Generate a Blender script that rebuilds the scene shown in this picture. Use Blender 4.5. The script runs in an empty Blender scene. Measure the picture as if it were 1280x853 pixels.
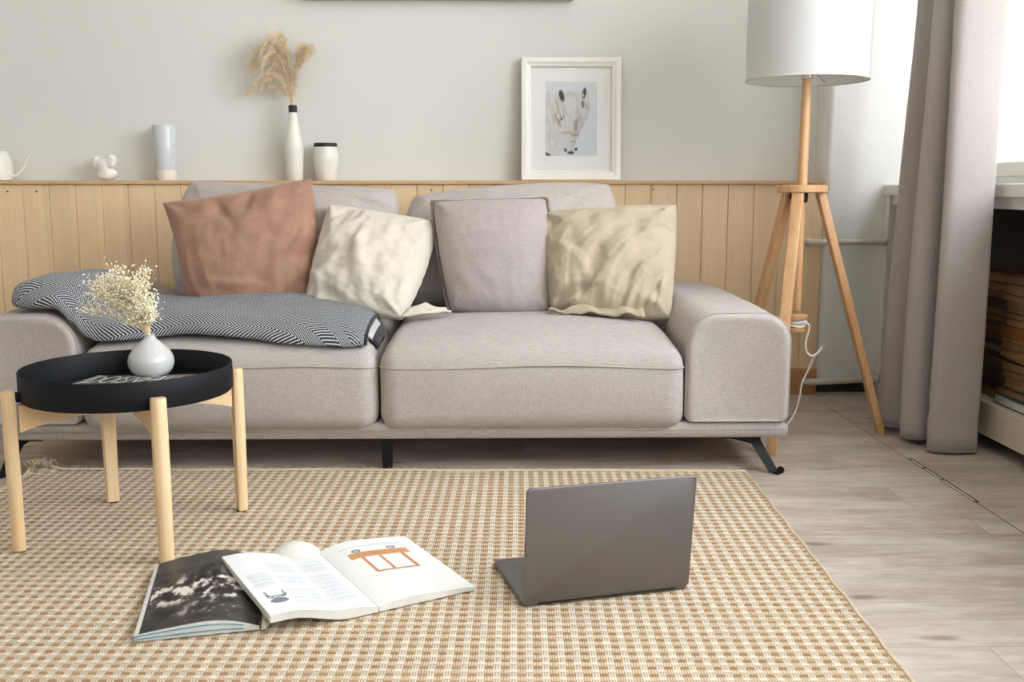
import bpy, bmesh, math, random
import numpy as np
from mathutils import Vector, noise as mn
random.seed(7)
PI = math.pi
SC = bpy.context.scene
COL = SC.collection
rad = math.radians

# ------------------------------------------------------------------ materials
def lin(c):
    return tuple(((x/255)/12.92 if x/255 <= .04045 else ((x/255+.055)/1.055)**2.4) for x in c)

class NT:
    def __init__(s, name):
        s.m = bpy.data.materials.new(name); s.m.use_nodes = True
        s.t = s.m.node_tree; s.n = s.t.nodes; s.l = s.t.links
        s.b = s.n['Principled BSDF']
    def new(s, typ, **kw):
        n = s.n.new(typ)
        for k, v in kw.items():
            if k.startswith('_'): n.inputs[k[1:]].default_value = v
            else: setattr(n, k, v)
        return n
    def put(s, a, b): s.l.new(a, b)
    def val(s, sock, v):
        if hasattr(v, 'is_linked') or isinstance(v, bpy.types.NodeSocket): s.l.new(v, sock)
        else: sock.default_value = v
    def math(s, op, a, b=None, c=None, clamp=False):
        n = s.n.new('ShaderNodeMath'); n.operation = op; n.use_clamp = clamp
        s.val(n.inputs[0], a)
        if b is not None: s.val(n.inputs[1], b)
        if c is not None: s.val(n.inputs[2], c)
        return n.outputs[0]
    def mix(s, f, a, b, blend='MIX'):
        n = s.n.new('ShaderNodeMix'); n.data_type = 'RGBA'; n.blend_type = blend
        s.val(n.inputs[0], f)
        for i, x in ((6, a), (7, b)):
            if isinstance(x, tuple): n.inputs[i].default_value = x+(1,) if len(x) == 3 else x
            else: s.l.new(x, n.inputs[i])
        return n.outputs[2]
    def ramp(s, f, lo, hi, a=0., b=1.):
        n = s.n.new('ShaderNodeMapRange'); n.interpolation_type = 'SMOOTHSTEP'
        s.val(n.inputs[0], f); n.inputs[1].default_value = lo; n.inputs[2].default_value = hi
        n.inputs[3].default_value = a; n.inputs[4].default_value = b
        return n.outputs[0]
    def coord(s, which='Object', scale=(1, 1, 1)):
        c = s.n.new('ShaderNodeTexCoord'); mp = s.n.new('ShaderNodeMapping')
        mp.inputs['Scale'].default_value = scale
        s.l.new(c.outputs[which], mp.inputs[0]); return mp.outputs[0]
    def noise(s, vec, scale, detail=3, rough=.5):
        n = s.n.new('ShaderNodeTexNoise'); n.inputs['Scale'].default_value = scale
        n.inputs['Detail'].default_value = detail; n.inputs['Roughness'].default_value = rough
        s.l.new(vec, n.inputs['Vector']); return n.outputs['Fac']
    def bump(s, h, strength=.3, dist=.002):
        n = s.n.new('ShaderNodeBump'); n.inputs['Strength'].default_value = strength
        n.inputs['Distance'].default_value = dist; s.l.new(h, n.inputs['Height'])
        s.l.new(n.outputs[0], s.b.inputs['Normal'])

def plain(name, c, rough=.5, metal=0, var=.04, scale=12, bump=0, bscale=60, spec=.5, coat=0):
    t = NT(name); v = t.coord('Object')
    n = t.noise(v, scale, 4)
    L = lin(c)
    t.put(t.mix(t.ramp(n, .3, .7), tuple(x*(1-var) for x in L), tuple(min(1, x*(1+var)) for x in L)), t.b.inputs['Base Color'])
    t.b.inputs['Roughness'].default_value = rough; t.b.inputs['Metallic'].default_value = metal
    t.b.inputs['Specular IOR Level'].default_value = spec
    t.b.inputs['Coat Weight'].default_value = coat
    if bump: t.bump(t.noise(v, bscale, 5), bump, .002)
    return t.m

def fabric(name, c, var=.10, fine=420, coarse=7, cvar=.05, bump=.35, sheen=.15, trans=0, dist=.0015, c2=None):
    t = NT(name); v = t.coord('Object')
    f1 = t.noise(v, fine, 2, .6)
    vx = t.coord('Object', (1, 1, .12)); vz = t.coord('Object', (.12, .12, 1))
    f2 = t.noise(vx, fine*1.3, 1); f3 = t.noise(vz, fine*1.3, 1)
    w = t.math('MULTIPLY', t.math('ADD', t.math('ADD', f1, f2), f3), .3333)
    g = t.noise(v, coarse, 4)
    L = lin(c)
    a = t.mix(t.ramp(w, .35, .65), tuple(x*(1-var) for x in L), tuple(min(1, x*(1+var)) for x in L))
    col = t.mix(t.ramp(g, .3, .7), tuple([1-cvar]*3), tuple([1.0]*3))
    r = t.mix(1., a, col, 'MULTIPLY')
    if c2:
        r = t.mix(t.ramp(t.noise(v, coarse*1.7, 3), .42, .68), r, lin(c2))
    t.put(r, t.b.inputs['Base Color'])
    t.b.inputs['Roughness'].default_value = .92; t.b.inputs['Specular IOR Level'].default_value = .15
    t.b.inputs['Sheen Weight'].default_value = sheen; t.b.inputs['Sheen Roughness'].default_value = .5
    t.bump(w, bump, dist)
    if trans:
        tr = t.new('ShaderNodeBsdfTranslucent'); t.put(r, tr.inputs[0])
        mx = t.new('ShaderNodeMixShader', _Fac=trans)
        t.put(t.b.outputs[0], mx.inputs[1]); t.put(tr.outputs[0], mx.inputs[2])
        t.put(mx.outputs[0], t.n['Material Output'].inputs[0])
    return t.m

def wood(name, c, c2, axis='Z', scale=9, stretch=.07, rough=.5, fine=.35, knots=False):
    """grain runs along the given local axis"""
    t = NT(name)
    sc = [1, 1, 1]; sc['XYZ'.index(axis)] = stretch
    v = t.coord('Object', tuple(sc))
    n1 = t.noise(v, scale, 5, .6); n2 = t.noise(v, scale*9, 3, .6)
    f = t.math('ADD', t.math('MULTIPLY', n1, 1-fine), t.math('MULTIPLY', n2, fine))
    t.put(t.mix(t.ramp(f, .36, .64), lin(c), lin(c2)), t.b.inputs['Base Color'])
    t.b.inputs['Roughness'].default_value = rough
    t.bump(f, .12, .001)
    return t.m

def attr_mat(name, rough=.4, spec=.4):
    t = NT(name); a = t.new('ShaderNodeAttribute', attribute_name='Col')
    n = t.noise(t.coord('Object'), 40, 2)
    t.put(t.mix(t.ramp(n, .3, .7), a.outputs['Color'], t.mix(1., a.outputs['Color'], (.98, .98, .98), 'MULTIPLY')), t.b.inputs['Base Color'])
    t.b.inputs['Roughness'].default_value = rough; t.b.inputs['Specular IOR Level'].default_value = spec
    return t.m

M = {}
M['wall'] = plain('wall_paint', (224, 224, 220), .85, var=.012, scale=1.5, bump=.05, bscale=90, spec=.2)
M['wall_plain'] = plain('room_paint', (216, 216, 212), .9, var=.01, spec=.2)
M['ceiling'] = plain('ceiling_paint', (238, 237, 232), .9, var=.01, spec=.2)
M['column'] = plain('rough_white_paint', (232, 232, 228), .7, var=.02, scale=3, bump=1, bscale=20, spec=.3)
M['white_wood'] = plain('white_gloss_paint', (226, 223, 215), .35, var=.02, scale=8, bump=.05)
M['sofa'] = fabric('sofa_linen', (180, 172, 166), var=.13, fine=330, bump=.5)
M['sofa_cushion'] = fabric('sofa_back_linen', (184, 176, 171), var=.12, fine=330, bump=.5)
M['pipe_seam'] = fabric('seam_piping', (172, 163, 156), var=.08)
M['rust'] = fabric('rust_velvet', (172, 134, 112), var=.08, fine=200, coarse=9, cvar=.14, sheen=.2, bump=.3, c2=(156, 119, 99))
M['ivory'] = fabric('ivory_cotton', (212, 204, 189), var=.06, fine=300, coarse=12, cvar=.06, bump=.4)
M['mauve'] = fabric('mauve_grey_linen', (174, 165, 160), var=.10, fine=380, coarse=6, cvar=.05, bump=.5)
M['mauve_pipe'] = fabric('mauve_piping', (128, 114, 108), var=.06)
M['beige'] = fabric('beige_linen', (186, 172, 149), var=.07, fine=320, coarse=10, cvar=.07, bump=.5)
M['curtain'] = fabric('curtain_cloth', (178, 170, 166), var=.06, fine=360, coarse=3, cvar=.04, bump=.3, sheen=.3, trans=.12)
M['shade'] = fabric('lamp_shade_cloth', (232, 233, 232), var=.015, fine=500, coarse=2, cvar=.01, bump=.1, trans=.4)
M['shade_rim'] = fabric('shade_rim_tape', (214, 208, 196), var=.02)
M['birch'] = wood('pale_birch', (232, 204, 164), (218, 184, 138), 'Z', 14, .05, .42)
M['birch_x'] = wood('pale_birch_rail', (232, 204, 164), (218, 184, 138), 'X', 14, .05, .42)
M['oak'] = wood('lamp_beech', (212, 170, 126), (192, 146, 100), 'Z', 18, .06, .45)
M['pine_base'] = wood('pine_baseboard', (196, 150, 104), (170, 122, 78), 'X', 10, .07, .5)
M['black_metal'] = plain('black_metal', (11, 12, 15), .55, .0, spec=.3, bump=.03)
M['tray'] = plain('black_tray_steel', (11, 15, 19), .6, .0, var=.25, scale=6, spec=.25, bump=.04, bscale=40)
M['black_rubber'] = plain('black_rubber', (24, 24, 24), .6)
M['ceramic'] = plain('cream_ceramic', (234, 232, 222), .32, spec=.5)
M['ceramic_grey'] = plain('grey_white_glaze', (200, 201, 198), .12, var=.02, coat=.5)
M['ceramic_blue'] = plain('pale_blue_glaze', (208, 212, 216), .22, var=.02)
M['plaster'] = plain('white_plaster', (238, 236, 230), .5, bump=.1, bscale=40)
M['lid'] = plain('black_lid', (26, 27, 30), .5)
M['neck'] = plain('black_neck', (30, 30, 32), .55)
M['grass'] = plain('dry_pampas', (226, 206, 174), .9, var=.15, scale=60, spec=.1)
M['stem'] = plain('straw_stem', (226, 206, 164), .85, var=.12, scale=60, spec=.1)
M['blossom'] = plain('cream_blossom', (254, 246, 222), .9, var=.10, scale=90, spec=.1)
M['frame'] = plain('frame_white', (246, 244, 238), .38, var=.01, scale=10)
M['mat'] = plain('mat_board', (250, 250, 247), .9, var=.005)
M['page_edge'] = plain('page_edges', (214, 212, 204), .8, var=.12, scale=8, bump=.2, bscale=200)
M['cyan_edge'] = plain('cyan_page_edge', (96, 150, 166), .6)
M['paint_print'] = attr_mat('printed_paper', .38, .35)
M['paint_matte'] = attr_mat('printed_card', .6, .3)
M['ink_white'] = plain('white_ink', (235, 234, 230), .4, var=.01)
M['ink_red'] = plain('red_ink', (190, 30, 52), .4, var=.02)
M['cable'] = plain('white_cable', (236, 232, 224), .4)
M['chrome'] = plain('socket_steel', (206, 206, 204), .25, .8)
M['pipe'] = plain('painted_pipe', (206, 200, 190), .35, var=.03, bump=.1)
M['gap_fill'] = plain('dark_gap_filling', (52, 54, 56), .9, var=.3, scale=20)  # dark grey for the block in the gap under the pier
M['niche'] = plain('niche_shade_tone', (62, 62, 56), .9, var=.1)  # dark tone paints in the dimness under the sill
M['lightbeam'] = wood('whitewashed_board', (206, 194, 174), (194, 180, 158), 'Y', 8, .1, .5)
M['panel_art'] = plain('grey_canvas_back', (196, 188, 176), .8)
M['glass'] = None
t = NT('window_glass')
gl = t.new('ShaderNodeBsdfGlass', _Roughness=0., _IOR=1.02); tp = t.new('ShaderNodeBsdfTransparent'); mx = t.new('ShaderNodeMixShader', _Fac=.9)
fr = t.noise(t.coord('Object'), 3, 2)
t.put(gl.outputs[0], mx.inputs[1]); t.put(tp.outputs[0], mx.inputs[2]); t.put(mx.outputs[0], t.n['Material Output'].inputs[0])
M['glass'] = t.m
# space-grey aluminium
t = NT('grey_aluminium'); v = t.coord('Object', (1, 1, 30))
n = t.noise(v, 60, 2)
t.put(t.mix(n, lin((124, 120, 118)), lin((132, 128, 126))), t.b.inputs['Base Color'])
t.b.inputs['Metallic'].default_value = .9; t.b.inputs['Roughness'].default_value = .52
M['alu'] = t.m
M['key'] = plain('black_keycap', (26, 26, 28), .5)
M['screen'] = plain('black_screen_glass', (10, 10, 12), .08)
M['picture_glass'] = None
t = NT('picture_glass'); tp = t.new('ShaderNodeBsdfTransparent'); gs = t.new('ShaderNodeBsdfGlossy', _Roughness=.03)
fz = t.new('ShaderNodeFresnel', _IOR=1.3); mx = t.new('ShaderNodeMixShader')
tn = t.noise(t.coord('Object'), 4, 2)
t.put(t.math('MULTIPLY', fz.outputs[0], t.ramp(tn, 0, 1, .9, 1.)), mx.inputs[0]); t.put(tp.outputs[0], mx.inputs[1]); t.put(gs.outputs[0], mx.inputs[2])
t.put(mx.outputs[0], t.n['Material Output'].inputs[0]); M['picture_glass'] = t.m

# pine wainscot: grain runs up each board, boards differ slightly
t = NT('pine_boards'); c = t.new('ShaderNodeTexCoord'); s = t.new('ShaderNodeSeparateXYZ'); t.put(c.outputs['Object'], s.inputs[0])
bi = t.math('FLOOR', t.math('DIVIDE', t.math('ADD', s.outputs[0], 10.*.103+.0), .103))
wn = t.new('ShaderNodeTexWhiteNoise', noise_dimensions='1D'); t.put(bi, wn.inputs['W'])
cb = t.new('ShaderNodeCombineXYZ'); t.put(t.math('ADD', s.outputs[0], t.math('MULTIPLY', wn.outputs[0], 7.)), cb.inputs[0]); t.put(s.outputs[1], cb.inputs[1]); t.put(t.math('MULTIPLY', s.outputs[2], .07), cb.inputs[2])
n1 = t.noise(cb.outputs[0], 13, 5, .6); n2 = t.noise(cb.outputs[0], 120, 2)
f = t.math('ADD', t.math('MULTIPLY', n1, .7), t.math('MULTIPLY', n2, .3))
base = t.mix(t.ramp(f, .30, .70), lin((238, 211, 171)), lin((230, 200, 158)))
t.put(t.mix(1., base, t.mix(wn.outputs[0], (.93, .92, .91), (1.03, 1.03, 1.03)), 'MULTIPLY'), t.b.inputs['Base Color'])
t.b.inputs['Roughness'].default_value = .5; t.bump(f, .12, .001); M['pine'] = t.m
M['ledge'] = wood('pine_ledge', (216, 182, 138), (202, 166, 122), 'X', 10, .06, .5)
M['nail'] = plain('dark_nail', (92, 66, 44), .6)

# laminate floor: planks along X
t = NT('oak_laminate'); c = t.new('ShaderNodeTexCoord'); s = t.new('ShaderNodeSeparateXYZ'); t.put(c.outputs['Object'], s.inputs[0])
PW, PL = .195, 1.38
row = t.math('FLOOR', t.math('DIVIDE', s.outputs[1], PW)); wr = t.new('ShaderNodeTexWhiteNoise', noise_dimensions='1D'); t.put(row, wr.inputs['W'])
xs = t.math('ADD', s.outputs[0], t.math('MULTIPLY', wr.outputs[0], PL))
cell = t.math('FLOOR', t.math('DIVIDE', xs, PL))
wn = t.new('ShaderNodeTexWhiteNoise', noise_dimensions='2D'); cb = t.new('ShaderNodeCombineXYZ'); t.put(row, cb.inputs[0]); t.put(cell, cb.inputs[1]); t.put(cb.outputs[0], wn.inputs['Vector'])
cv = t.new('ShaderNodeCombineXYZ'); t.put(t.math('ADD', t.math('MULTIPLY', s.outputs[0], .22), t.math('MULTIPLY', wn.outputs[0], 11.)), cv.inputs[0]); t.put(s.outputs[1], cv.inputs[1])
n0 = t.noise(cv.outputs[0], 9, 4, .6); n1 = t.noise(cv.outputs[0], 45, 6, .7); n2 = t.noise(cv.outputs[0], 5, 3)
f = t.math('ADD', t.math('MULTIPLY', n0, .55), t.math('MULTIPLY', n1, .45))
colr = t.mix(t.ramp(f, .31, .68), lin((158, 143, 129)), lin((210, 200, 190)))
colr = t.mix(t.ramp(n2, .55, .72, 0, .35), colr, lin((160, 141, 124)))
kx = t.new('ShaderNodeTexVoronoi', feature='F1', voronoi_dimensions='2D', _Scale=4.6); kc = t.new('ShaderNodeCombineXYZ')
t.put(t.math('MULTIPLY', s.outputs[0], .38), kc.inputs[0]); t.put(t.math('ADD', s.outputs[1], t.math('MULTIPLY', wn.outputs[0], 3.)), kc.inputs[1]); t.put(kc.outputs[0], kx.inputs['Vector'])
ks_ = t.new('ShaderNodeSeparateColor'); t.put(kx.outputs['Color'], ks_.inputs[0]); gate = t.math('GREATER_THAN', ks_.outputs[0], .55)
colr = t.mix(t.math('MULTIPLY', gate, t.ramp(t.math('ADD', kx.outputs['Distance'], t.math('MULTIPLY', n1, .06)), .04, .12, .7, 0)), colr, lin((112, 92, 76)))
fy = t.math('FRACT', t.math('DIVIDE', s.outputs[1], PW)); fx = t.math('FRACT', t.math('DIVIDE', xs, PL))
gap = t.math('MAXIMUM', t.math('LESS_THAN', fy, .008), t.math('LESS_THAN', fx, .0015))
colr = t.mix(t.math('MULTIPLY', gap, .6), colr, lin((110, 94, 80)))
colr = t.mix(1., colr, t.mix(wn.outputs[0], (.94, .93, .92), (1.04, 1.04, 1.05)), 'MULTIPLY')
t.put(colr, t.b.inputs['Base Color']); t.b.inputs['Roughness'].default_value = .34; t.b.inputs['Specular IOR Level'].default_value = .5
t.bump(f, .08, .001); M['floor'] = t.m

# herringbone wool: UVs in metres, u along the blanket, v around it
t = NT('herringbone_wool'); c = t.new('ShaderNodeTexCoord'); s = t.new('ShaderNodeSeparateXYZ'); t.put(c.outputs['UV'], s.inputs[0])
W = .056
tri = t.math('MULTIPLY', t.math('ABSOLUTE', t.math('SUBTRACT', t.math('FRACT', t.math('DIVIDE', s.outputs[1], 2*W)), .5)), 2*W)
wob = t.math('MULTIPLY', t.math('SUBTRACT', t.noise(c.outputs['UV'], 14, 2), .5), .006)
ph = t.math('DIVIDE', t.math('ADD', t.math('ADD', s.outputs[0], tri), wob), .0108)
st = t.ramp(t.math('ABSOLUTE', t.math('SUBTRACT', t.math('FRACT', ph), .5)), .25, .34)
fz = t.noise(c.outputs['UV'], 900, 2)
t.put(t.mix(t.math('ADD', t.math('MULTIPLY', st, .9), t.math('MULTIPLY', fz, .1)), lin((22, 24, 33)), lin((188, 191, 196))), t.b.inputs['Base Color'])
t.b.inputs['Roughness'].default_value = .95; t.b.inputs['Specular IOR Level'].default_value = .1; t.b.inputs['Sheen Weight'].default_value = .1
t.bump(t.math('ADD', st, fz), .4, .001); M['herring'] = t.m
M['hem'] = fabric('dark_wool_hem', (44, 47, 54), var=.2)
M['wool_back'] = fabric('pale_wool_back', (196, 197, 196), var=.1)

# flat-woven rug (object coordinates start at a rug corner)
RX, RY = .014, .0265
t = NT('woven_jute'); c = t.new('ShaderNodeTexCoord'); s = t.new('ShaderNodeSeparateXYZ'); t.put(c.outputs['Object'], s.inputs[0])
jx = t.math('MULTIPLY', t.math('SUBTRACT', t.noise(c.outputs['Object'], 30, 2), .5), .004)
u = t.math('DIVIDE', t.math('ADD', s.outputs[0], jx), RX); colm = t.math('FLOOR', u); fu = t.math('FRACT', u)
par = t.math('ABSOLUTE', t.math('MODULO', colm, 2.))
jy = t.math('MULTIPLY', t.math('SUBTRACT', t.noise(c.outputs['Object'], 26, 2), .5), .005)
vv = t.math('ADD', t.math('DIVIDE', t.math('ADD', s.outputs[1], jy), RY), t.math('MULTIPLY', par, .5))
rw = t.math('FLOOR', vv); fv = t.math('FRACT', vv)
cb = t.new('ShaderNodeCombineXYZ'); t.put(colm, cb.inputs[0]); t.put(rw, cb.inputs[1])
wn = t.new('ShaderNodeTexWhiteNoise', noise_dimensions='2D'); t.put(cb.outputs[0], wn.inputs['Vector'])
weft = t.math('MULTIPLY', t.ramp(fv, .0, .08), t.ramp(t.math('ADD', fv, t.math('MULTIPLY', par, .14)), .34, .46, 1, 0))
yarn = t.math('ABSOLUTE', t.math('SINE', t.math('MULTIPLY', fu, PI*3)))
wy = t.math('ABSOLUTE', t.math('SINE', t.math('MULTIPLY', fv, PI*5)))
warmtone = t.mix(t.ramp(wn.outputs[0], 0, 1), lin((180, 146, 110)), lin((160, 122, 86)))
wcol = t.mix(par, lin((218, 209, 194)), warmtone)
warp = t.mix(t.ramp(yarn, .1, .75), lin((150, 128, 98)), t.mix(par, lin((210, 197, 176)), lin((208, 191, 165))))
colr = t.mix(weft, warp, wcol)
ln = t.math('MULTIPLY', t.math('ADD', t.ramp(fv, .0, .10, 1, 0), t.ramp(fv, .94, 1., 0, 1)), t.math('ADD', t.math('MULTIPLY', par, .62), .20))
colr = t.mix(ln, colr, lin((116, 80, 50)))  # painted occlusion: dark gap line along each weft
edge = t.ramp(t.math('ABSOLUTE', t.math('SUBTRACT', fu, .5)), .42, .5, 0, .35)
colr = t.mix(edge, colr, lin((150, 122, 90)))
colr = t.mix(1., colr, t.mix(wn.outputs[0], (.92, .92, .92), (1.04, 1.04, 1.04)), 'MULTIPLY')
t.put(colr, t.b.inputs['Base Color']); t.b.inputs['Roughness'].default_value = .9; t.b.inputs['Specular IOR Level'].default_value = .15
hh = t.math('ADD', t.math('MULTIPLY', t.math('SUBTRACT', 1., weft), t.math('MULTIPLY', yarn, .5)), t.math('MULTIPLY', weft, t.math('ADD', t.math('MULTIPLY', wy, .25), .6)))
t.bump(hh, .8, .0015); M['rug'] = t.m
M['jute'] = fabric('jute_binding', (208, 190, 162), var=.12, fine=250)

def bookmat(i, c):
    return plain('book_cover_%d' % i, c, .55, var=.12, scale=14, bump=.1)
M['old_pages'] = plain('aged_pages', (150, 116, 72), .85, var=.18, scale=25, bump=.25, bscale=240)
M['white_pages'] = plain('light_pages', (214, 208, 194), .85, var=.06, scale=25, bump=.2, bscale=240)

# ------------------------------------------------------------------ mesh helpers (all geometry is given in world metres)
ORG = {}
def tagit(o, label=None, cat=None, group=None, kind=None):
    if label: o['label'] = label
    if cat: o['category'] = cat
    if group: o['group'] = group
    if kind: o['kind'] = kind
    return o
def thing(name, loc, label, cat, group=None):
    o = bpy.data.objects.new(name, None); o.empty_display_size = .05; COL.objects.link(o)
    o.location = loc; ORG[o.name] = Vector(loc); return tagit(o, label, cat, group)
class MB:
    def __init__(s): s.v = []; s.f = []; s.mi = []; s.uv = None; s.col = None
    def add(s, vf, mi=0):
        k = len(s.v); s.v += [tuple(p) for p in vf[0]]
        for f in vf[1]: s.f.append(tuple(i+k for i in f)); s.mi.append(mi)
        return s
def obj(name, mb, mats, parent=None, smooth=True, angle=None, uv=None, col=None, label=None):
    if isinstance(mb, tuple): mb = MB().add(mb)
    if not isinstance(mats, (list, tuple)): mats = [mats]
    V = np.array(mb.v, dtype=float)
    if parent is not None: org = ORG[parent.name]
    else:
        lo = V.min(0); hi = V.max(0); org = Vector(((lo[0]+hi[0])/2, (lo[1]+hi[1])/2, lo[2]))
    V = V-np.array(org)
    me = bpy.data.meshes.new(name); me.from_pydata(V.tolist(), [], mb.f)
    for m in mats: me.materials.append(m)
    me.polygons.foreach_set('material_index', mb.mi)
    me.polygons.foreach_set('use_smooth', [bool(smooth)]*len(mb.f))
    if uv is not None:
        ul = me.uv_layers.new(name='UVMap'); li = np.zeros(len(me.loops), dtype=int); me.loops.foreach_get('vertex_index', li)
        ul.data.foreach_set('uv', np.array(uv)[li].ravel())
    if col is not None:
        a = me.color_attributes.new('Col', 'FLOAT_COLOR', 'POINT')
        a.data.foreach_set('color', np.c_[np.array(col), np.ones(len(col))].ravel())
    me.update()
    o = bpy.data.objects.new(name, me); COL.objects.link(o)
    if smooth and angle is not None: me.set_sharp_from_angle(angle=rad(angle))
    ORG[o.name] = org
    if parent is not None: o.parent = parent
    else: o.location = org
    if label: o['label'] = label
    return o
def tobm(bm):
    bm.verts.index_update(); r = ([tuple(v.co) for v in bm.verts], [tuple(v.index for v in f.verts) for f in bm.faces]); bm.free(); return r
def box(x0, x1, y0, y1, z0, z1, b=0, seg=2):
    bm = bmesh.new(); bmesh.ops.create_cube(bm, size=1)
    for v in bm.verts:
        v.co = Vector(((x0+x1)/2+v.co.x*(x1-x0), (y0+y1)/2+v.co.y*(y1-y0), (z0+z1)/2+v.co.z*(z1-z0)))
    if b: bmesh.ops.bevel(bm, geom=bm.edges[:], offset=b, segments=seg, affect='EDGES', profile=.5)
    return tobm(bm)
def xf(vf, fn): return ([fn(*p) for p in vf[0]], vf[1])
def rot(vf, ang, c=(0, 0), axis='Z'):
    ca, sa = math.cos(ang), math.sin(ang)
    def f(x, y, z):
        if axis == 'Z': dx, dy = x-c[0], y-c[1]; return (c[0]+dx*ca-dy*sa, c[1]+dx*sa+dy*ca, z)
        if axis == 'X': dy, dz = y-c[0], z-c[1]; return (x, c[0]+dy*ca-dz*sa, c[1]+dy*sa+dz*ca)
        dx, dz = x-c[0], z-c[1]; return (c[0]+dx*ca+dz*sa, y, c[1]-dx*sa+dz*ca)
    return xf(vf, f)
def lathe(prof, c, n=48, closed_bottom=True, closed_top=False):
    v = []; f = []
    for r, z in prof:
        for k in range(n): a = 2*PI*k/n; v.append((c[0]+r*math.cos(a), c[1]+r*math.sin(a), c[2]+z))
    for i in range(len(prof)-1):
        for k in range(n): k2 = (k+1) % n; f.append((i*n+k, i*n+k2, (i+1)*n+k2, (i+1)*n+k))
    if closed_bottom: f.append(tuple(reversed(range(n))))
    if closed_top: f.append(tuple(range((len(prof)-1)*n, len(prof)*n)))
    return v, f
def tube(path, r, n=8, caps=True):
    P_ = [Vector(p) for p in path]; v = []; f = []
    rs = r if isinstance(r, (list, tuple)) else [r]*len(P_)
    up = Vector((0, 0, 1)); prev = None
    for i, p in enumerate(P_):
        d = (P_[min(i+1, len(P_)-1)]-P_[max(i-1, 0)]).normalized()
        if prev is None: a = d.cross(up) if abs(d.z) < .95 else d.cross(Vector((1, 0, 0)))
        else: a = prev-d*prev.dot(d)
        a.normalize(); prev = a; b = d.cross(a)
        for k in range(n):
            t_ = 2*PI*k/n; v.append(tuple(p+(a*math.cos(t_)+b*math.sin(t_))*rs[i]))
    for i in range(len(P_)-1):
        for k in range(n): k2 = (k+1) % n; f.append((i*n+k, i*n+k2, (i+1)*n+k2, (i+1)*n+k))
    if caps: f.append(tuple(reversed(range(n)))); f.append(tuple(range((len(P_)-1)*n, len(P_)*n)))
    return v, f
def loft(secs, caps=True):
    """secs: list of equal-length closed loops of points"""
    n = len(secs[0]); v = [tuple(p) for s in secs for p in s]; f = []
    for i in range(len(secs)-1):
        for k in range(n): k2 = (k+1) % n; f.append((i*n+k, i*n+k2, (i+1)*n+k2, (i+1)*n+k))
    if caps: f.append(tuple(reversed(range(n)))); f.append(tuple(range((len(secs)-1)*n, len(secs)*n)))
    return v, f
def rrect(x0, x1, z0, z1, rr, n=8):
    """rounded rectangle, radii bl, br, tr, tl; counter-clockwise"""
    out = []
    for (cx, cz, r, a0) in ((x0+rr[0], z0+rr[0], rr[0], PI), (x1-rr[1], z0+rr[1], rr[1], 1.5*PI), (x1-rr[2], z1-rr[2], rr[2], 0), (x0+rr[3], z1-rr[3], rr[3], .5*PI)):
        for k in range(n+1): a = a0+k/n*PI/2; out.append((cx+r*math.cos(a), cz+r*math.sin(a)))
    return out
def catmull(pts, n):
    P_ = [Vector(p) for p in pts]; out = []
    for i in range(len(P_)-1):
        a, b, c, d = P_[max(i-1, 0)], P_[i], P_[i+1], P_[min(i+2, len(P_)-1)]
        for k in range(n):
            t_ = k/n; out.append(.5*((2*b)+(c-a)*t_+(2*a-5*b+4*c-d)*t_*t_+(3*b-a-3*c+d)*t_**3))
    out.append(P_[-1]); return out
def softbox(x0, x1, y0, y1, z0, z1, r, crown=0, n=(22, 18, 8), puff=0, seed=0, amp=0, cex=.6):
    """rounded box with a domed top"""
    bm = bmesh.new(); nx, ny, nz = n; hx, hy, hz = (x1-x0)/2, (y1-y0)/2, (z1-z0)/2; vs = {}
    def g(i, j, k):
        if (i, j, k) in vs: return vs[(i, j, k)]
        U = [2*i/nx-1, 2*j/ny-1, 2*k/nz-1]; U = [math.sin(a*PI/2)*.55+a*.45 for a in U]
        p = Vector((U[0]*hx, U[1]*hy, U[2]*hz)); inner = Vector((max(-hx+r, min(hx-r, p.x)), max(-hy+r, min(hy-r, p.y)), max(-hz+r, min(hz-r, p.z))))
        d = p-inner
        if d.length > 1e-9: p = inner+d.normalized()*min(r, max(abs(d.x), abs(d.y), abs(d.z)))
        a, b, c = p.x/hx, p.y/hy, p.z/hz
        if crown and c > -.2: p.z += crown*(max(0, 1-a*a)**cex)*(max(0, 1-b*b)**.6)*max(0, min(1, (c+.2)/1.2))
        if puff: p.y += puff*(b)*(max(0, 1-a*a))*(max(0, 1-c*c))*abs(b)
        if amp:
            q = mn.noise(Vector((p.x*5+seed, p.y*5, p.z*5)))*amp; p = p*(1+q)
        vs[(i, j, k)] = bm.verts.new((p.x+(x0+x1)/2, p.y+(y0+y1)/2, p.z+(z0+z1)/2)); return vs[(i, j, k)]
    for i in range(nx):
        for j in range(ny):
            bm.faces.new((g(i, j, 0), g(i, j+1, 0), g(i+1, j+1, 0), g(i+1, j, 0))); bm.faces.new((g(i, j, nz), g(i+1, j, nz), g(i+1, j+1, nz), g(i, j+1, nz)))
        for k in range(nz):
            bm.faces.new((g(i, 0, k), g(i+1, 0, k), g(i+1, 0, k+1), g(i, 0, k+1))); bm.faces.new((g(i, ny, k), g(i, ny, k+1), g(i+1, ny, k+1), g(i+1, ny, k)))
    for j in range(ny):
        for k in range(nz):
            bm.faces.new((g(0, j, k), g(0, j, k+1), g(0, j+1, k+1), g(0, j+1, k))); bm.faces.new((g(nx, j, k), g(nx, j+1, k), g(nx, j+1, k+1), g(nx, j, k+1)))
    return tobm(bm)
def struct(name, mb, mats, smooth=False, parent=None):
    o = obj(name, mb, mats, parent, smooth)
    if parent is None: o['kind'] = 'structure'
    return o

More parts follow.
